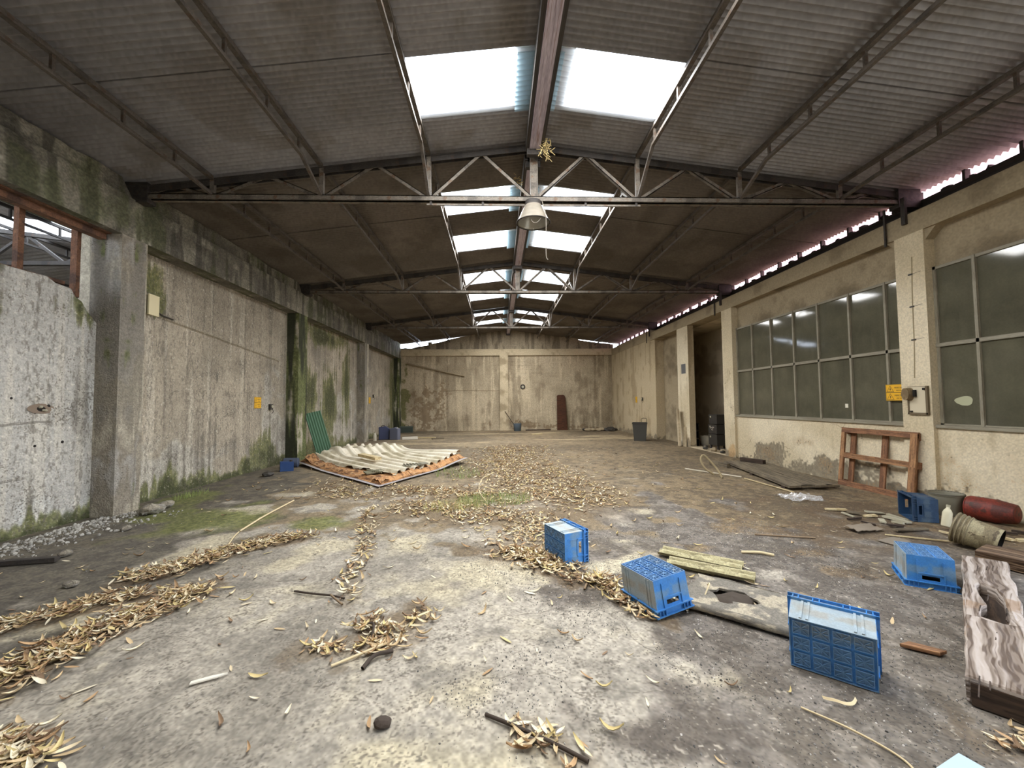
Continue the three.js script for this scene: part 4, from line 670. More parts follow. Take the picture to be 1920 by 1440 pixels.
{ const t = thing('bucket', 'dirty tan bucket tipped on its side with a black open mouth', 'bucket'); const pr = [[0.12, -0.15], [0.13, 0.0], [0.138, 0.1]]; part('body', [lathe([...pr, [0.14, 0.15]], 30)], M.bucketTan, t); for (const y of [0.06, 0.09, 0.12, 0.15]) part('rib', [new THREE.TorusGeometry(0.136 + (y - 0.06) * 0.1, 0.009, 8, 36).rotateX(Math.PI / 2).translate(0, y, 0)], M.bucketTan, t); part('inside', [lathe([[0, 0.1], [0.115, 0.1], [0.115, -0.149]], 26)], M.hole, t); basis(t, [4.05, 0.14, -3.86], [0.3, 0.95, 0.1], [-0.5, 0.06, -0.86]); }
{ const t = thing('plastic_bottle', 'dirty white plastic bottle lying beside the dark blue crate', 'bottle'); part('body', [lathe([[0, 0], [0.035, 0], [0.042, 0.01], [0.042, 0.15], [0.03, 0.18], [0.016, 0.2], [0.016, 0.22], [0, 0.22]], 20)], std({ color: srgb(206, 198, 170), roughness: 0.5 }), t); part('cap', [cyl(0.018, 0.018, 0.025, 0, 0.225, 0, 14)], M.greyPlastic, t); basis(t, [4.36, 0.045, -4.42], [0, 0, 1], [0.1, 0.55, -0.6]); }
// splintered boards and scraps heaped by the tub
{
  const r = rng(77), boxes = [[4.35, 4.95, -5.15, -4.45], [4.85, 5.25, -5.25, -4.82], [5.0, 5.4, -4.95, -4.35], [4.3, 4.6, -4.65, -4.3], [3.8, 4.3, -4.1, -3.6]];   // keep clear of the crate, tub, drum, bottle and bucket
  for (let i = 0, tries = 0; i < 26 && tries < 4000; tries++) {
    const f = r(), x = 3.7 + f * 1.6, z = -4.95 + (r() - 0.5) * 0.9 + f * 0.75, a = r() * 3.1, l = 0.12 + r() * 0.3, w = 0.02 + r() * 0.06, q = r(), hx = Math.abs(Math.cos(a)) * l / 2 + w / 2 + 0.01, hz = Math.abs(Math.sin(a)) * l / 2 + w / 2 + 0.01;
    if (x + hx > 5.42 || boxes.some(([x0, x1, z0, z1]) => x + hx > x0 && x - hx < x1 && z + hz > z0 && z - hz < z1)) continue;
    boxes.push([x - hx, x + hx, z - hz, z + hz]);
    const d = V(Math.cos(a) * l / 2, 0.02 * (q - 0.5), Math.sin(a) * l / 2), c = V(x, 0.022, z);
    solo('wood_scrap', [rough(bar(c.clone().sub(d), c.clone().add(d), w, 0.012 + 0.012 * q), 0.006, 9, i)], [M.woodPale, M.woodGrey, M.woodDark, M.greyPlastic][i++ % 4], 'splintered scrap in the rubbish around the grey tub', 'scrap', 'scraps around the grey tub');
  }
}
solo('cloth_scrap', [grid(12, 8, (a, b) => [3.3 + a * 0.36, 0.012 + 0.05 * fbm(a * 4, b * 4, 3), -4.55 + b * 0.2 - a * 0.08])], std({ color: srgb(128, 116, 100) }), 'rumpled brownish cloth scrap on the dirt near the tipped bucket', 'cloth');
solo('card_scrap', [bx(0.26, 0.006, 0.15, 3.45, 0.014, -4.1, 0.02, 0.3, 0.02)], std({ color: srgb(122, 112, 98) }), 'flat grey card scrap beside the tipped bucket', 'card');
solo('lath', [bar(V(3.55, 0.012, -4.3), V(4.1, 0.015, -3.98), 0.02, 0.01)], M.woodPale, 'thin pale lath on the dirt in front of the tipped bucket', 'lath');
{ // pile of grey bags and rubble against the far white wall
  const t = thing('debris_heap', 'dark heap of rags and rubble in the corner by the end wall', 'debris', [4.6, 0, -20.5]); const r = rng(12); for (let i = 0; i < 14; i++) { const g = stoneGeo(0.12 + r() * 0.16, i + 3, 0.45); g.translate((r() - 0.5) * 1.7, 0.04 + r() * 0.06, (r() - 0.5) * 0.5); part(i % 3 ? 'rag' : 'rubble', [g], i % 3 ? M.darkPlastic : M.concreteTrim, t); }
}
// bin and things by the deep bay
{ const t = thing('waste_bin', 'grey-black plastic waste bin with raised handle on the bare floor', 'bin', [4.72, 0, -15.2], -0.35); part('body', [extrude([[-0.2, 0], [0.2, 0], [0.25, 0.62], [-0.25, 0.62]], 0.42, [], 0.01).translate(0, 0, -0.21)], std({ color: srgb(64, 62, 56), roughness: 0.6 }), t); part('rim', [bx(0.54, 0.04, 0.48, 0, 0.64, 0)], M.darkPlastic, t); part('lid', [bx(0.52, 0.02, 0.46, 0, 0.665, 0)], M.darkPlastic, t); part('handle', [tube([V(0.06, 0.66, -0.1), V(0.06, 0.8, -0.1), V(0.24, 0.8, -0.1), V(0.24, 0.66, -0.1)], 0.014, 20, 6)], std({ color: srgb(120, 110, 90) }), t); }
{ const t = thing('leaning_plank', 'grey concrete-splashed plank leaning on the narrow white pier', 'plank'); part('board', [metreUV(bx(0.24, 1.2, 0.05))], M.concreteTrim, t); t.position.set(5.3, 0.59, -13.2); t.rotation.set(0, 1.35, 0); t.rotateZ(-0.16); }
solo('plank_stub', [bar(V(5.38, 0, -12.95), V(5.43, 0.62, -13.0), 0.1, 0.03)], M.concreteTrim, 'short plank stub standing behind the leaning plank at the pier', 'plank');
{ const t = thing('bottle_crate', 'black plastic crate stood on end behind the white pier', 'crate', [5.76, 0, -13.1]); for (let k = 0; k < 3; k++) { part('tier', [bx(0.18, 0.02, 0.28, 0, 0.02 + k * 0.25, 0), bx(0.18, 0.02, 0.28, 0, 0.23 + k * 0.25, 0), ...[-0.08, 0, 0.08].map((x) => bx(0.02, 0.22, 0.28, x, 0.12 + k * 0.25, 0)), bx(0.18, 0.22, 0.01, 0, 0.12 + k * 0.25, -0.13)], std({ color: srgb(36, 34, 32), roughness: 0.5 }), t); } part('back_panel', [bx(0.2, 0.78, 0.02, 0.02, 0.39, -0.16)], M.darkPlastic, t); }
{ const t = thing('bucket', 'white plastic bucket on the floor of the dark deep bay', 'bucket', [6.25, 0, -13.3]); part('body', [lathe([[0, 0.01], [0.14, 0.01], [0.17, 0.3], [0.185, 0.3], [0.185, 0.285], [0.15, 0], [0, 0]], 26)], std({ color: srgb(214, 206, 186), roughness: 0.5 }), t); part('rim', [new THREE.TorusGeometry(0.178, 0.01, 8, 30).rotateX(Math.PI / 2).translate(0, 0.29, 0)], std({ color: srgb(196, 188, 168) }), t); part('handle', [tube([V(-0.17, 0.28, 0), V(-0.1, 0.34, 0.1), V(0.1, 0.34, 0.1), V(0.17, 0.28, 0)], 0.005, 14, 5)], M.steelDark, t); }
{ const t = thing('tool_trolley', 'black trolley of stacked tool cases standing in the deep bay', 'trolley', [6.06, 0, -12.05]); const m = std({ color: srgb(46, 44, 42), roughness: 0.45 }); for (const [y, h, w] of [[0.14, 0.32, 0.5], [0.48, 0.26, 0.5], [0.76, 0.28, 0.46]]) { const cs = part('tool_case', [bx(w, h, w * 0.96, 0, y + h / 2, 0)], m, t); part('lid_seam', [bx(w + 0.015, 0.012, w * 0.96 + 0.015, 0, y + h - 0.01, 0)], M.darkPlastic, cs); part('latch', [bx(0.012, 0.05, 0.06, -w / 2 - 0.006, y + h * 0.75, -0.12)], M.greyPlastic, cs); } part('badge', [tube([V(-0.256, 0.62, -0.12), V(-0.258, 0.66, -0.02), V(-0.256, 0.665, 0.1), V(-0.258, 0.63, 0.02), V(-0.256, 0.59, -0.04), V(-0.256, 0.58, 0.06)], 0.012, 24, 5)], std({ color: srgb(170, 160, 150), roughness: 0.4 }), t); for (const [x, z] of [[-0.2, -0.2], [0.2, -0.2], [-0.2, 0.2], [0.2, 0.2]]) part('leg', [cyl(0.03, 0.03, 0.14, x, 0.07, z, 12)], M.steelDark, t); part('handle', [tube([V(0.2, 0.95, 0.1), V(0.22, 1.1, 0.12), V(0.28, 1.15, 0.2)], 0.02, 14, 7)], M.darkPlastic, t); }
{ const r = rng(55); for (let i = 0; i < 9; i++) { const g = stoneGeo(0.04 + r() * 0.05, 40 + i); g.translate(5.5 + (i % 3) * 0.09, 0.07, -10.95 - i * 0.16); solo('rubble_stone', [g], i % 2 ? M.concreteTrim : M.darkPlastic, 'lump of rubble on the threshold of the deep bay', 'rubble', 'rubble on the deep bay threshold'); } }

// ---------------------------------------------------------------- rotten sleeper and its neighbours
{
  const t = thing('rotten_sleeper', 'weathered railway sleeper with a rotted hollow, lying beside the crate', 'timber');
  const L = 2.22, W = 0.235, out = []; const N = 26;
  for (let i = 0; i <= N; i++) out.push([L * i / N, 0.012 * (noise(i * 0.9, 2) - 0.5)]); for (let i = N; i >= 0; i--) out.push([L * i / N + (i === N ? 0.02 : 0), W + 0.02 * (noise(i * 0.8, 7) - 0.5)]);
  const hole = [[0.7, 0.07], [0.78, 0.045], [0.95, 0.06], [1.12, 0.085], [1.2, 0.06], [1.3, 0.055], [1.4, 0.05], [1.43, 0.1], [1.4, 0.175], [1.22, 0.19], [1.05, 0.185], [0.88, 0.18], [0.76, 0.15], [0.71, 0.11]];
  const g = extrude(out, 0.115, [hole], 0.008); g.rotateX(-Math.PI / 2); g.translate(0, 0.012, 0);
  const p = g.attributes.position; for (let i = 0; i < p.count; i++) { const x = p.getX(i), y = p.getY(i), z = p.getZ(i); if (y > 0.06) p.setY(i, y + 0.02 * (fbm(x * 3, z * 14, 3) - 0.5)); p.setZ(i, z + 0.012 * (fbm(x * 4, y * 20 + 5, 3) - 0.5)); } g.computeVertexNormals();
  part('body', [metreUV(g)], M.woodRot, t);
  part('hollow_bed', [rough(metreUV(bx(0.72, 0.03, 0.14, 1.06, 0.035, -0.12)), 0.012, 9)], M.woodDark, t);
  part('cross_splinter', [rough(bar(V(1.36, 0.1, -0.05), V(1.46, 0.115, -0.2), 0.05, 0.04), 0.008, 9)], M.woodRot, t);
  part('end_grain', [rough(metreUV(bx(0.015, 0.105, 0.225, L + 0.018, 0.06, -0.117)), 0.004, 30)], M.woodDark, t);
  for (let k = 0; k < 16; k++) { const x = hash(k, 3) * L; part('split', [bar(V(x, 0.131, -0.02 - 0.2 * hash(k, 8)), V(x + 0.1 + 0.15 * hash(k, 5), 0.131, -0.02 - 0.2 * hash(k, 8) + 0.01), 0.005, 0.006)], M.woodDark, t); }
  basis(t, [3.36, 0, -3.4], [-0.755, 0, 0.655], [0, 1, 0]);
}
{ const t = thing('rotten_sleeper', 'brown weathered plank lying behind the rotted sleeper', 'timber'); part('body', [metreUV(rough(new THREE.BoxGeometry(1.5, 0.1, 0.34, 30, 2, 6), 0.012, 5))], std({ map: M.woodRot.map, bumpMap: M.woodRot.bumpMap, bumpScale: 0.02, color: srgb(186, 164, 136) }), t); basis(t, [4.12, 0.06, -2.95], [0.45, 0, 0.89], [0, 1, 0]); }
solo('sheet_scrap', [bx(0.34, 0.006, 0.3, 3.15, 0.02, -2.5, 0.04, 0.75, -0.03)], std({ color: srgb(150, 172, 190), roughness: 0.4 }), 'pale blue sheet scrap beyond the rotted sleeper', 'sheet');
solo('sheet_scrap', [bx(0.2, 0.005, 0.18, 1.24, 0.012, -1.55, 0.0, 0.35, 0.02)], std({ color: srgb(178, 196, 208), roughness: 0.35 }), 'pale blue-white sheet scrap on the grit at the edge of the floor', 'sheet');
solo('wood_chip', [extrude([[0, 0], [0.16, -0.02], [0.2, 0.02], [0.05, 0.045]], 0.015, [], 0.003).rotateX(-Math.PI / 2).rotateY(-0.5).translate(1.78, 0.012, -2.38)], M.woodRed2, 'orange-brown splinter leaning at the foot of the rotted sleeper', 'wood');
// corrugated strips and torn felt between the crates
M.fibre = std({ map: rustMap([176, 168, 132], [150, 142, 108], [120, 112, 84], 7), roughness: 0.9 });
for (const [o, w, lab] of [[0, 0.16, 'greenish fibre cement strip lying behind the tilted blue crate'], [0.26, 0.14, 'second fibre cement strip lying next to the torn felt']]) {
  const A = [0.98 - o * 0.15, -3.93 + o], B = [1.52 - o * 0.12, -3.5 + o * 0.85]; const d = [B[0] - A[0], B[1] - A[1]], n = [-d[1], d[0]], l = Math.hypot(...d);
  solo('fibre_strip', [grid(14, 14, (a, b) => { const e = (b - 0.5) * w * 2.1, bend = 0.01 * noise(a * 3, 5); return [A[0] + d[0] * a + n[0] / l * e * 0.6, 0.028 + 0.02 * Math.cos(b * Math.PI * 4) + bend, A[1] + d[1] * a + n[1] / l * e * 0.6]; })], M.fibre, lab, 'strip');
}
{
  const t = thing('roofing_felt', 'torn grey roofing felt with a ragged hole between two blue crates', 'felt');
  const A = V(0.72, 0, -2.92), U = V(0.52, 0, 0.46), W = V(0.36, 0, -0.44);
  const pts = []; for (let i = 0; i < 40; i++) { const a = i / 40 * 4, e = a % 1, s = Math.floor(a); const p = [[e, 0], [1, e], [1 - e, 1], [0, 1 - e]][s]; pts.push([p[0] * 1.05 + 0.05 * (noise(i * 0.7, 3) - 0.5), p[1] + 0.08 * (noise(i * 0.9, 8) - 0.5)]); }
  const hole = []; for (let i = 0; i < 16; i++) { const a = -i / 16 * Math.PI * 2; hole.push([0.42 + Math.cos(a) * 0.22 * (0.8 + 0.4 * noise(i, 1)), 0.52 + Math.sin(a) * 0.2 * (0.7 + 0.5 * noise(i, 4))]); }
  const g = extrude(pts, 0.02, [hole]); const p = g.attributes.position; for (let i = 0; i < p.count; i++) { const a = p.getX(i), b = p.getY(i), z = p.getZ(i), v = A.clone().addScaledVector(U, a).addScaledVector(W, b); p.setXYZ(i, v.x, 0.012 + z * 0.8 + 0.03 * fbm(a * 3, b * 3, 3), v.z); } g.computeVertexNormals();
  const fm = std({ map: tileTex(256, 0.6, (u, v) => { const n = fbm(u * 7, v * 7, 4, 7), sp = noise(u * 80, v * 80, 80); const c = mix([112, 106, 96], [158, 148, 128], sm(0.45, 0.65, n)); const k = 0.85 + 0.3 * sp; return [c[0] * k, c[1] * k, c[2] * k]; }) });
  part('sheet', [metreUV(g)], fm, t);
  part('rolled_edge', [rough(tube([V(0.72, 0.035, -2.92), V(0.98, 0.04, -2.7), V(1.26, 0.035, -2.46)], 0.028, 24, 8), 0.008, 12)], fm, t);
  part('soil', [rough(new THREE.SphereGeometry(0.13, 18, 10).scale(1.2, 0.25, 0.9).translate(1.1, 0.02, -2.95), 0.02, 18)], std({ color: srgb(62, 52, 42) }), t);
}
solo('board_scrap', [bx(0.2, 0.004, 0.22, 1.62, 0.03, -2.86, 0.1, 0.5, 0.05)], std({ color: srgb(132, 116, 92) }), 'brown square of board poking out behind the grey scuffed crate', 'board');

// ---------------------------------------------------------------- collapsed insulated roof panel
{
  const t = thing('insulated_panel', 'collapsed insulated roof panel with torn orange foam and pale crumpled sheeting', 'panel');
  const A = V(-2.62, 0, -7.28), U = V(-2.75, 0, -2.85), W = V(1.29, 0, -2.75);
  const at = (s, q, h) => { const v = A.clone().addScaledVector(U, s).addScaledVector(W, q); return [v.x, h, v.z, s * 3.9, q * 3]; };
  const low = (s, q) => 0.035 + 0.05 * sm(0.6, 1, s) * (1 - q) + 0.1 * sm(0.55, 1, q) * (1 - sm(0, 0.6, s)) + 0.012 * (fbm(s * 4, q * 4, 3) - 0.5);
  M.skinPale = std({ map: tileTex(256, 1.5, (u, v) => { const n = fbm(u * 6, v * 6, 4, 6), sp = noise(u * 90, v * 90, 90); const c = mix([226, 218, 198], [196, 186, 160], sm(0.4, 0.65, n)); const k = 0.95 + 0.08 * sp; return [c[0] * k, c[1] * k, c[2] * k]; }), roughness: 0.55, side: THREE.DoubleSide });
  M.foam = std({ map: tileTex(512, 0.9, (u, v) => { const n = fbm(u * 8, v * 8, 4, 8), sp = noise(u * 120, v * 120, 120), f = fbm(u * 5 + 3, v * 24, 3, 0); let c = mix([180, 134, 88], [130, 90, 56], sm(0.4, 0.62, n * 0.5 + f * 0.5)); c = mix(c, [84, 56, 38], sm(0.54, 0.68, f) * 0.7); c = mix(c, [216, 184, 142], sm(0.62, 0.75, n) * 0.6); const k = 0.85 + 0.3 * sp; return [c[0] * k, c[1] * k, c[2] * k]; }), roughness: 1 });
  part('bottom_skin', [grid(40, 30, (s, q) => at(s - 0.015, q * 1.02 - 0.02, low(s, q)))], std({ color: srgb(172, 166, 166), roughness: 0.5, side: THREE.DoubleSide }), t);
  const lipS = (q) => 0.025 + 0.05 * fbm(q * 9, 3, 3), lipQ = (s) => 0.03 + 0.1 * fbm(s * 7, 8, 3);
  // foam: a ragged slab, thinner at the torn front edges
  part('foam_core', [grid(90, 70, (s, q) => { const e = Math.min(sm(0, 0.05, s) , sm(0, 0.05, q), sm(0, 0.04, 1 - s), sm(0, 0.04, 1 - q)); const torn = fbm(s * 22, q * 22, 4); return at(0.004 + s * 0.99, 0.006 + q * 0.985, low(s, q) + 0.006 + e * (0.03 + 0.06 * torn) * (1 + 0.6 * sm(0.8, 1, s))); })], M.foam, t);
  // top skin: ribbed sheet, lifting and crumpling toward the far corner
  const lift = (s, q) => 0.1 + low(s, q) - 0.03 + 0.05 * sm(0.7, 1, s) + 0.06 * sm(0.75, 1, q) * (1 - s);
  const crumple = (s, q) => { const m = sm(0.45, 0.85, s * 0.55 + q * 0.6); return m * (0.46 * Math.pow(Math.abs((((s * 3.4 + 1.2 * fbm(s * 2, q * 2, 3) + q * 0.7) % 1) + 1) % 1 * 2 - 1), 1.3) * (0.3 + 0.9 * noise(s * 4 + 8, q * 3)) ) * (q > 0.35 ? 1 : sm(0.2, 0.35, q)) * sm(1.35, 0.8, q + (1 - s) * 0.8); };
  part('top_skin', [grid(80, 200, (s0, q0) => { const s = lipS(q0) + s0 * (0.98 - lipS(q0)), q = lipQ(s0) + 0.03 + q0 * (0.96 - lipQ(s0)); const ph = (q * 11) % 1, tri = Math.min(1, Math.max(0, Math.abs(ph - 0.5) * 6 - 0.9)); return at(s, q, lift(s, q) + 0.06 * (1 - tri) + crumple(s, q)); })], M.skinPale, t);
  // foam still stuck along the two front lips
  part('foam_lip', [grid(60, 6, (a, b) => { const s = 0.01 + a * 0.93, q = 0.015 + b * 0.1 * (0.4 + 0.9 * fbm(a * 8, 2, 3)); return at(s, q, low(s, q) + 0.02 + 0.055 * Math.sin(b * Math.PI * 0.6) + 0.06 * (fbm(a * 14, b * 6, 3) - 0.5) + 0.1 * sm(0.85, 1, a)); }), grid(60, 6, (a, b) => { const q = 0.02 + a * 0.95, s = 0.01 + b * 0.09 * (0.4 + fbm(a * 8, 9, 3)); return at(s, q, low(s, q) + 0.02 + 0.06 * Math.sin(b * Math.PI * 0.6) + 0.065 * (fbm(a * 14, b * 6 + 9, 3) - 0.5)); })], M.foam, t);
}
solo('timber_offcut', [bar(V(-3.75, 0.27, -9.75), V(-3.2, 0.245, -9.2), 0.16, 0.06)], M.woodPale, 'pale timber block lying on the collapsed insulated panel', 'timber');
solo('metal_scrap', [bx(0.34, 0.02, 0.22, -2.95, 0.15, -8.05, 0.1, 0.6, 0.05), ...[0, 1, 2, 3, 4, 5, 6].map((k) => bx(0.02, 0.02, 0.2, -3.08 + k * 0.045, 0.165, -8.13 + k * 0.03, 0.1, 0.6, 0.05))], std({ color: srgb(112, 108, 86), roughness: 0.6 }), 'small ribbed grey-green scrap on the front of the collapsed panel', 'scrap');
solo('metal_scrap', [bx(0.5, 0.015, 0.2, -2.3, 0.175, -8.75, 0.06, 0.5, 0.06), ...[0, 1, 2, 3, 4, 5].map((k) => bx(0.02, 0.02, 0.18, -2.5 + k * 0.06, 0.185, -8.68 - k * 0.02, 0.06, 0.5, 0.06))], std({ color: srgb(126, 122, 104), roughness: 0.6 }), 'ribbed metal flap lying loose across the collapsed panel ribs', 'scrap');
{ const t = thing('green_board', 'green corrugated board leaning on the mossy pillar', 'board'); part('sheet', [grid(40, 2, (a, b) => [(a - 0.5) * 0.42, b * 1.3, 0.012 * Math.cos(a * 40)])], std({ color: srgb(74, 108, 82), roughness: 0.6, side: THREE.DoubleSide }), t); part('edge_fold', [bx(0.012, 1.3, 0.03, -0.21, 0.65, 0)], std({ color: srgb(62, 92, 70) }), t); t.position.set(-5.2, 0, -11.35); t.rotation.set(0, 0.75, 0); t.rotateX(-0.2); t.rotateZ(0.22); }
M.blueRag = std({ color: srgb(38, 66, 112), roughness: 0.8 });
{ const t = thing('canister', 'small blue plastic canister on the floor by the collapsed panel', 'canister', [-5.2, 0, -9.25], 0.5); part('body', [rough(new THREE.BoxGeometry(0.26, 0.2, 0.18, 6, 5, 4).translate(0, 0.1, 0), 0.012, 7)], M.blueRag, t); part('cap', [cyl(0.03, 0.03, 0.04, 0.08, 0.215, 0, 12)], M.darkPlastic, t); }
{ const t = thing('canister', 'grey-blue crushed can behind the small blue canister', 'canister', [-5.35, 0, -9.75], 0.2); part('body', [rough(new THREE.CylinderGeometry(0.11, 0.11, 0.3, 16, 4).rotateZ(Math.PI / 2).translate(0, 0.11, 0), 0.012, 7)], std({ color: srgb(70, 78, 96), roughness: 0.5 }), t); part('rim', [new THREE.TorusGeometry(0.11, 0.008, 6, 20).rotateY(Math.PI / 2).translate(-0.15, 0.11, 0)], M.steelDark, t); }
{ const t = thing('jerrycan', 'dark blue jerrycan standing past the third pillar', 'canister', [-5.2, 0, -16.95], 0.3); part('body', [extrude([[-0.19, 0], [0.19, 0], [0.19, 0.42], [0.06, 0.5], [-0.19, 0.46]], 0.26, [], 0.02).translate(0, 0.02, -0.13)], std({ color: srgb(44, 52, 84), roughness: 0.5 }), t); part('cap', [cyl(0.035, 0.035, 0.05, 0.12, 0.5, 0, 14)], M.darkPlastic, t); part('handle', [tube([V(-0.13, 0.49, 0), V(-0.08, 0.56, 0), V(0.02, 0.56, 0), V(0.04, 0.51, 0)], 0.016, 14, 6)], M.darkPlastic, t); }
{ const t = thing('jerrycan', 'grey blue jerrycan beside the dark blue one', 'canister', [-4.72, 0, -16.8], -0.2); part('body', [extrude([[-0.16, 0], [0.16, 0], [0.16, 0.4], [0.04, 0.46], [-0.16, 0.42]], 0.22, [], 0.02).translate(0, 0.02, -0.11)], std({ color: srgb(96, 100, 116), roughness: 0.5 }), t); part('cap', [cyl(0.03, 0.03, 0.05, 0.1, 0.46, 0, 14)], M.cream, t); }
{ const t = thing('plastic_bottle', 'small white bottle standing beside the jerrycans', 'bottle', [-5.38, 0, -16.3]); part('body', [lathe([[0, 0], [0.06, 0], [0.065, 0.02], [0.065, 0.22], [0.03, 0.28], [0.022, 0.32], [0, 0.32]], 18)], std({ color: srgb(196, 190, 172), roughness: 0.5 }), t); part('cap', [cyl(0.025, 0.025, 0.04, 0, 0.33, 0, 12)], M.greyPlastic, t); }
solo('foam_scrap', [rough(bx(0.6, 0.1, 0.2, -4.1, 0.06, -16.7, 0, 0.3, 0), 0.02, 5)], std({ color: srgb(214, 208, 194) }), 'white foam block lying beside the grey blue jerrycan', 'foam');
{ const t = thing('metal_box', 'green metal tool box at the foot of the corner pillar', 'box', [-5.1, 0, -20.6], 0.1); part('body', [bx(0.62, 0.28, 0.3, 0, 0.14, 0)], std({ color: srgb(52, 62, 54), roughness: 0.5 }), t); part('lid', [bx(0.64, 0.05, 0.32, 0, 0.305, 0)], std({ color: srgb(74, 84, 74), roughness: 0.5 }), t); part('handle', [tube([V(-0.1, 0.33, 0), V(-0.08, 0.38, 0), V(0.08, 0.38, 0), V(0.1, 0.33, 0)], 0.01, 12, 6)], M.steelDark, t); }
for (const [x, z, a, l, m] of [[-4.6, -19.9, 0.1, 1.2, 0], [-3.6, -17.3, -0.2, 0.9, 1], [-3.0, -16.8, 0.5, 0.5, 0], [1.2, -18.6, 0.4, 0.5, 1]]) solo('wood_scrap', [bx(l, 0.05, 0.12, x, 0.025, z, 0, a, 0)], m ? M.woodPale : M.woodGrey, 'loose board scrap on the floor toward the end wall', 'scrap', 'board scraps toward the end wall');

// ---------------------------------------------------------------- loose sticks, stones, leaves
M.twig = std({ color: srgb(132, 112, 88), roughness: 1 }); M.twigDark = std({ color: srgb(66, 56, 48), roughness: 1 }); M.twigPale = std({ color: srgb(206, 188, 150), roughness: 1 });
function twig(pts, r, mat, label) { return solo('stick', [tube(pts.map(([x, y, z]) => V(x, y, z)), r, Math.max(8, pts.length * 6), 5)], mat, label, 'stick'); }
twig([[-3.51, 0.012, -4.86], [-3.58, 0.016, -5.5], [-3.63, 0.012, -6.35]], 0.012, M.twigPale, 'long straight pale stick lying beside the mossy patch');
twig([[-3.3, 0.014, -4.3], [-3.42, 0.03, -4.62], [-3.5, 0.014, -4.83]], 0.008, M.twigPale, 'thin pale stick at the edge of the long leaf drift');
twig([[-2.13, 0.014, -3.29], [-1.95, 0.022, -3.22], [-1.8, 0.018, -3.19], [-1.7, 0.014, -3.15]], 0.008, M.twigDark, 'dark branching twig above the small leaf pile');
twig([[-1.82, 0.02, -3.2], [-1.74, 0.03, -3.1], [-1.68, 0.012, -3.06]], 0.008, M.twig, 'short side twig beside the dark branching twig');
twig([[-0.62, 0.012, -1.97], [-0.48, 0.02, -1.88], [-0.3, 0.016, -1.77], [-0.2, 0.012, -1.7]], 0.009, M.twigDark, 'thin dark twig on the open dusty floor');
twig([[-1.48, 0.012, -2.36], [-1.36, 0.02, -2.44], [-1.24, 0.03, -2.52]], 0.008, M.twigPale, 'pale bent stick poking out of the small leaf pile');
twig([[-1.3, 0.012, -2.33], [-1.26, 0.028, -2.42], [-1.17, 0.02, -2.47]], 0.012, M.twigDark, 'dark curved bark piece at the edge of the small leaf pile');
twig([[-1.42, 0.02, -2.76], [-1.36, 0.05, -2.72], [-1.33, 0.02, -2.6]], 0.008, M.twigDark, 'angled dark twig standing up from the small leaf pile');
twig([[0.1, 0.012, -3.2], [0.18, 0.022, -3.38], [0.27, 0.014, -3.52]], 0.009, M.twig, 'brown twig lying between two blue crates');
twig([[0.92, 0.03, -2.98], [1.0, 0.1, -3.05], [1.02, 0.06, -3.12]], 0.005, M.twigPale, 'thin straw bent up beside the tilted blue crate');
twig([[0.86, 0.008, -1.95], [0.98, 0.014, -1.8], [1.06, 0.008, -1.66], [1.05, 0.008, -1.58]], 0.005, M.twigPale, 'thin curved straw on the grit below the scuffed crate');
twig([[-0.72, 0.01, -6.0], [-0.84, 0.16, -6.1], [-0.8, 0.3, -6.3], [-0.62, 0.36, -6.5]], 0.006, M.twigPale, 'arching dry stem rising beside the grass tuft');
twig([[1.3, 0.01, -3.0], [1.5, 0.014, -2.92], [1.75, 0.01, -2.85]], 0.007, M.twigDark, 'dark twig on the grit behind the scuffed crate');
twig([[2.2, 0.01, -4.4], [2.5, 0.014, -4.3], [2.75, 0.01, -4.25]], 0.009, M.twig, 'brown twig on the bare earth behind the bright crate');
twig([[1.75, 0.01, -3.9], [1.9, 0.02, -3.85], [2.0, 0.01, -3.8]], 0.014, M.twigPale, 'short pale curved bark strip on the bare earth');
solo('plastic_strip', [extrude([[0, 0], [0.11, 0.018], [0.155, 0.036], [0.085, 0.034], [0.0, 0.018]], 0.006, [], 0.002).rotateX(-Math.PI / 2).rotateY(0.3).translate(-2.15, 0.012, -2.24)], std({ color: srgb(222, 216, 200), roughness: 0.6 }), 'white pointed strip alone on the bare dusty concrete', 'strip');
solo('angle_iron', [bar(V(-5.6, 0.03, -3.9), V(-4.68, 0.03, -4.05), 0.06, 0.04)], M.steelDark, 'dark flat iron lying on the floor along the low wall', 'iron');
solo('rod', [bar(V(-4.6, 0.015, -3.0), V(-4.2, 0.015, -3.08), 0.03, 0.02)], M.whitePaint, 'short white rod on the damp floor at the low wall', 'rod');
for (const [x, z, r, m, lab] of [[-5.22, -5.75, 0.13, 0, 'flat broken stone slab at the foot of the first pillar'], [-5.3, -6.1, 0.09, 0, 'pale stone beside the slab at the first pillar'], [-4.75, -4.2, 0.06, 0, 'white stone on the damp floor by the flat iron'], [-4.9, -5.02, 0.06, 0, 'rounded pale stone between pillar and moss'], [-5.25, -8.6, 0.1, 1, 'dark broken brick lump against the concrete wall'], [-4.0, -3.5, 0.05, 0, 'white stone at the edge of the upper leaf drift']]) { const g = stoneGeo(r, Math.round(r * 1000 + z * 10), 0.5); g.computeBoundingBox(); g.translate(x, -g.boundingBox.min.y, z); solo('stone', [g], m ? M.darkPlastic : M.pillar, lab, 'stone'); }
solo('lump', [stoneGeo(0.035, 8, 0.7).translate(-1.08, 0.02, -1.93)], M.twigDark, 'small dark lump on the bare concrete below the leaf pile', 'lump');
solo('bark_strip', [grid(14, 4, (a, b) => [1.0 + a * 0.16, 0.008 + 0.02 * noise(a * 4, 2) + 0.004 * Math.cos(b * 3), -2.0 + 0.05 * Math.sin(a * 3) + b * 0.012])], M.twigPale, 'pale peeled bark strip on the grit under the scuffed crate', 'bark');

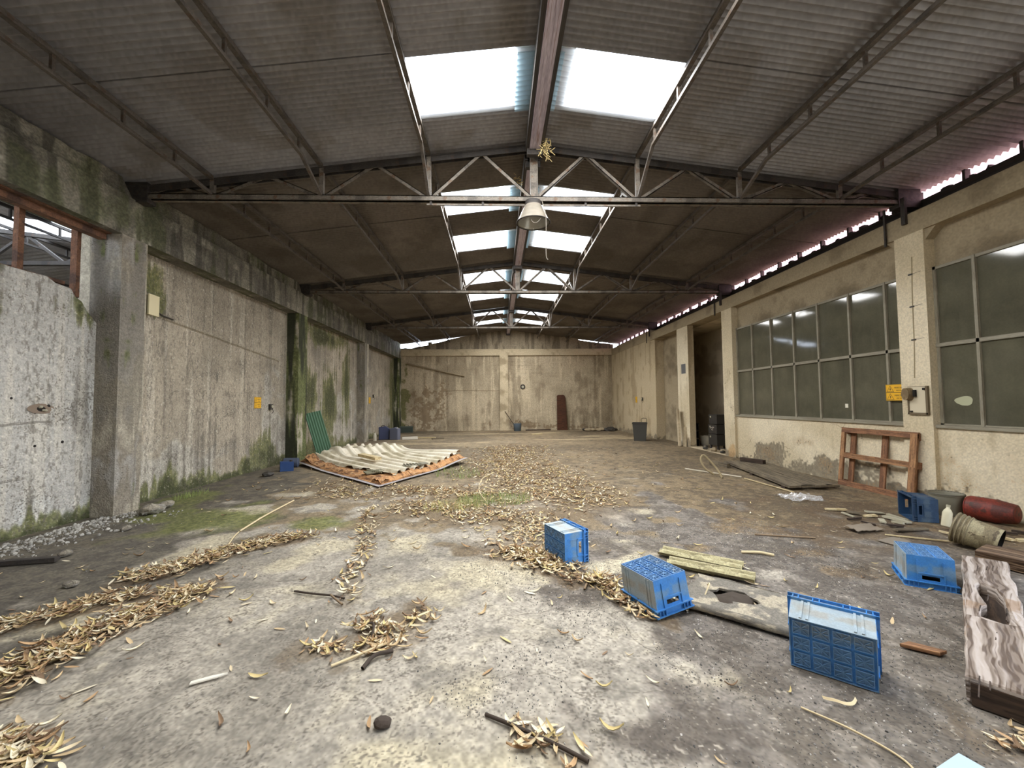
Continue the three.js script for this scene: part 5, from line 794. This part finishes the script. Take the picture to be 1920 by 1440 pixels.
// crushed mortar along the low wall, grit under the crates: nobody could count it
function scatter(name, geo, mat, list, label, category) { const im = new THREE.InstancedMesh(geo, mat, list.length); const m = new THREE.Matrix4(), q = new THREE.Quaternion(), e = new THREE.Euler(), c = new THREE.Color(); list.forEach(([x, y, z, s, ry, rx, col], i) => { e.set(rx, ry, rx * 0.7); q.setFromEuler(e); m.compose(V(x, y, z), q, V(s, s, s)); im.setMatrixAt(i, m); im.setColorAt(i, c.setRGB(...col)); }); im.name = numbered(name); shadow(im); scene.add(im); return tag(im, label, category, null, 'stuff'); }
{
  const r = rng(3), a = [], b = [], c = [];
  for (let i = 0; i < 1100; i++) { const t = r(), x = -5.85 + 0.12 + r() * r() * (0.75 + 0.3 * t), z = -3.6 - t * 2.3; a.push([x, 0.004, z, 0.2 + r() * r() * 1.1, r() * 6, r() * 3, (() => { const k = 0.2 + 0.32 * r(); return [k, k * 0.96, k * 0.86]; })()]); }
  scatter('mortar_crumbs', stoneGeo(0.022, 4, 0.7), std({ color: 0xffffff }), a, 'pale crushed mortar crumbs strewn along the foot of the low wall', 'rubble');
  for (let i = 0; i < 26000; i++) { const x = -0.9 + r() * 3.6, z = -1.3 - r() * 3.6, n = fbm(x * 2.2 + 9, z * 2.2, 4), k2 = sm(0.38, 0.6, n + (x - 0.2) * 0.12); if (r() > k2) continue; const k = r() < 0.1 ? 0.42 + 0.2 * r() : 0.06 + 0.16 * r(); b.push([x, 0.001, z, 0.2 + r() * r() * r() * 0.8, r() * 6, r() * 3, [k, k * 0.93, k * 0.84]]); }
  for (let i = 0; i < 2600; i++) { const x = -5.2 + r() * 10.2, z = -1.3 - r() * 9; const k = r() < 0.15 ? 0.45 : 0.08 + 0.16 * r(); b.push([x, 0.001, z, 0.2 + r() * r() * r() * 0.8, r() * 6, r() * 3, [k, k * 0.92, k * 0.82]]); }
  scatter('grit', stoneGeo(0.01, 6, 0.6), std({ color: 0xffffff }), b, 'fine grit and crumbs scattered over the concrete floor', 'grit');
}
// leaves
const leafGeos = [0.0, 0.5, 1.0].map((curl) => grid(5, 2, (a, b) => { const w = 0.5 * Math.pow(Math.sin(Math.PI * clamp(a * 0.96 + 0.02)), 0.7) * 0.022 * (1 - 0.25 * a), v = (b - 0.5) * 2; return [(a - 0.5) * 0.09, 0.002 + curl * 0.022 * Math.pow(Math.abs(a - 0.45) * 2, 2) + 0.006 * v * v * (0.4 + curl), v * w + 0.012 * curl * Math.sin(a * 3)]; }));
const leafTones = [[0.56, 0.42, 0.24], [0.7, 0.58, 0.38], [0.42, 0.27, 0.14], [0.78, 0.7, 0.52], [0.24, 0.155, 0.09], [0.62, 0.5, 0.24]];
{
  const r = rng(101), leaves = [];
  const put = (x, z, y) => { if (x < -5.7 || x > 5.3) return; if (x > 3.2 && z < -3.2) return; const k = Math.floor(r() * 6), v = 0.75 + 0.4 * r(), t = leafTones[k]; leaves.push({ x, y, z, s: 0.5 + 0.75 * r(), ry: r() * 6.28, rx: (r() - 0.5) * 0.9, g: Math.floor(r() * 3), k, c: [t[0] * v, t[1] * v, t[2] * v] }); };
  for (const [pts, w, d] of DRIFTS) {
    let len = 0; const seg = []; for (let i = 0; i + 1 < pts.length; i++) { const l = Math.hypot(pts[i + 1][0] - pts[i][0], pts[i + 1][1] - pts[i][1]); seg.push(l); len += l; }
    const n = Math.round((len + w * 2) * w * 2 * d * (w > 0.3 ? 420 : 1300));
    for (let i = 0; i < n; i++) { let t = r() * len, k = 0; while (k < seg.length - 1 && t > seg[k]) { t -= seg[k]; k++; } const f = t / seg[k], g = (r() + r() + r() - 1.5) * w * 1.25, g2 = (r() + r() - 1) * w; const x = pts[k][0] + (pts[k + 1][0] - pts[k][0]) * f + g, z = pts[k][1] + (pts[k + 1][1] - pts[k][1]) * f + g2; if (fbm(x * 5 + 3, z * 5, 3) < 0.4 - d * 0.08) continue; put(x, z, 0.004 + r() * (d > 0.7 ? 0.03 : 0.012)); }
  }
  for (let i = 0; i < 700; i++) put(-5 + r() * 8.5, -1.6 - r() * 11, 0.004);
  // the leaves that show largest are single things, the rest is litter
  const seen = leaves.map((l) => ({ l, d: Math.hypot(l.x + 0.55, 1.45, l.z), ok: Math.abs(l.x + 0.55) < -l.z * 1.18 && -l.z > 1.72 })).sort((p, q) => (q.ok - p.ok) || p.d - q.d);
  const mats = leafTones.map((t) => std({ color: new THREE.Color().setRGB(t[0] * 0.95, t[1] * 0.95, t[2] * 0.95), roughness: 0.9, side: THREE.DoubleSide }));
  const one = new Set(); for (const { l, ok } of seen) { if (one.size >= 300 || !ok) break; one.add(l); const m = shadow(new THREE.Mesh(leafGeos[l.g], mats[l.k])); m.name = numbered('dry_leaf'); m.position.set(l.x, l.y, l.z); m.rotation.set(l.rx * 0.5, l.ry, 0, 'YXZ'); m.scale.setScalar(l.s); scene.add(tag(m, 'narrow dry curled leaf fallen on the dusty concrete floor', 'leaf', 'dry leaves on the floor')); }
  const white = std({ color: 0xffffff, roughness: 0.9, side: THREE.DoubleSide });
  [0, 1, 2].forEach((g) => scatter('leaf_litter', leafGeos[g], white, leaves.filter((l) => l.g === g && !one.has(l)).map((l) => [l.x, l.y, l.z, l.s, l.ry, l.rx * 0.5, l.c]), ['flat dry tan leaves drifted over the floor', 'slightly curled dry leaves drifted over the floor', 'strongly curled dry leaves drifted over the floor'][g], 'leaves'));
}
// weeds
M.weed = phys({ color: srgb(122, 136, 62), roughness: 0.9, transmission: 0.3, thickness: 0, side: THREE.DoubleSide });
const blade = grid(1, 4, (a, b) => [(a - 0.5) * 0.008 * (1 - b * 0.9), b * 0.12, 0.05 * b * b]);
for (const [x, z, rx, rz, n, lab] of [[-0.62, -6.15, 0.55, 0.35, 700, 'low green weeds growing through the leaf litter'], [-1.2, -5.75, 0.4, 0.25, 260, 'yellowish weeds beside the green weed patch'], [-1.35, -8.5, 0.5, 0.6, 420, 'grey-green weeds beside the right edge of the collapsed panel'], [-5.5, -6.85, 0.15, 0.35, 160, 'moss and weeds in the foot of the concrete wall']]) {
  const r = rng(Math.round(n + x * 10)), list = []; for (let i = 0; i < n; i++) { const a = r() * 6.28, d = Math.sqrt(r()); const k = 0.7 + 0.6 * r(), y = lab.includes('yellow') ? [0.5, 0.46, 0.18] : [0.26, 0.32, 0.1]; list.push([x + Math.cos(a) * d * rx, 0, z + Math.sin(a) * d * rz, 0.3 + r() * 0.7, r() * 6.28, (r() - 0.5) * 0.8, y.map((c) => c * k)]); }
  scatter('weeds', blade, std({ color: 0xffffff, side: THREE.DoubleSide }), list, lab.replace('right edge', 'lifted edge'), 'weeds');
}

renderer.render(scene, camera);
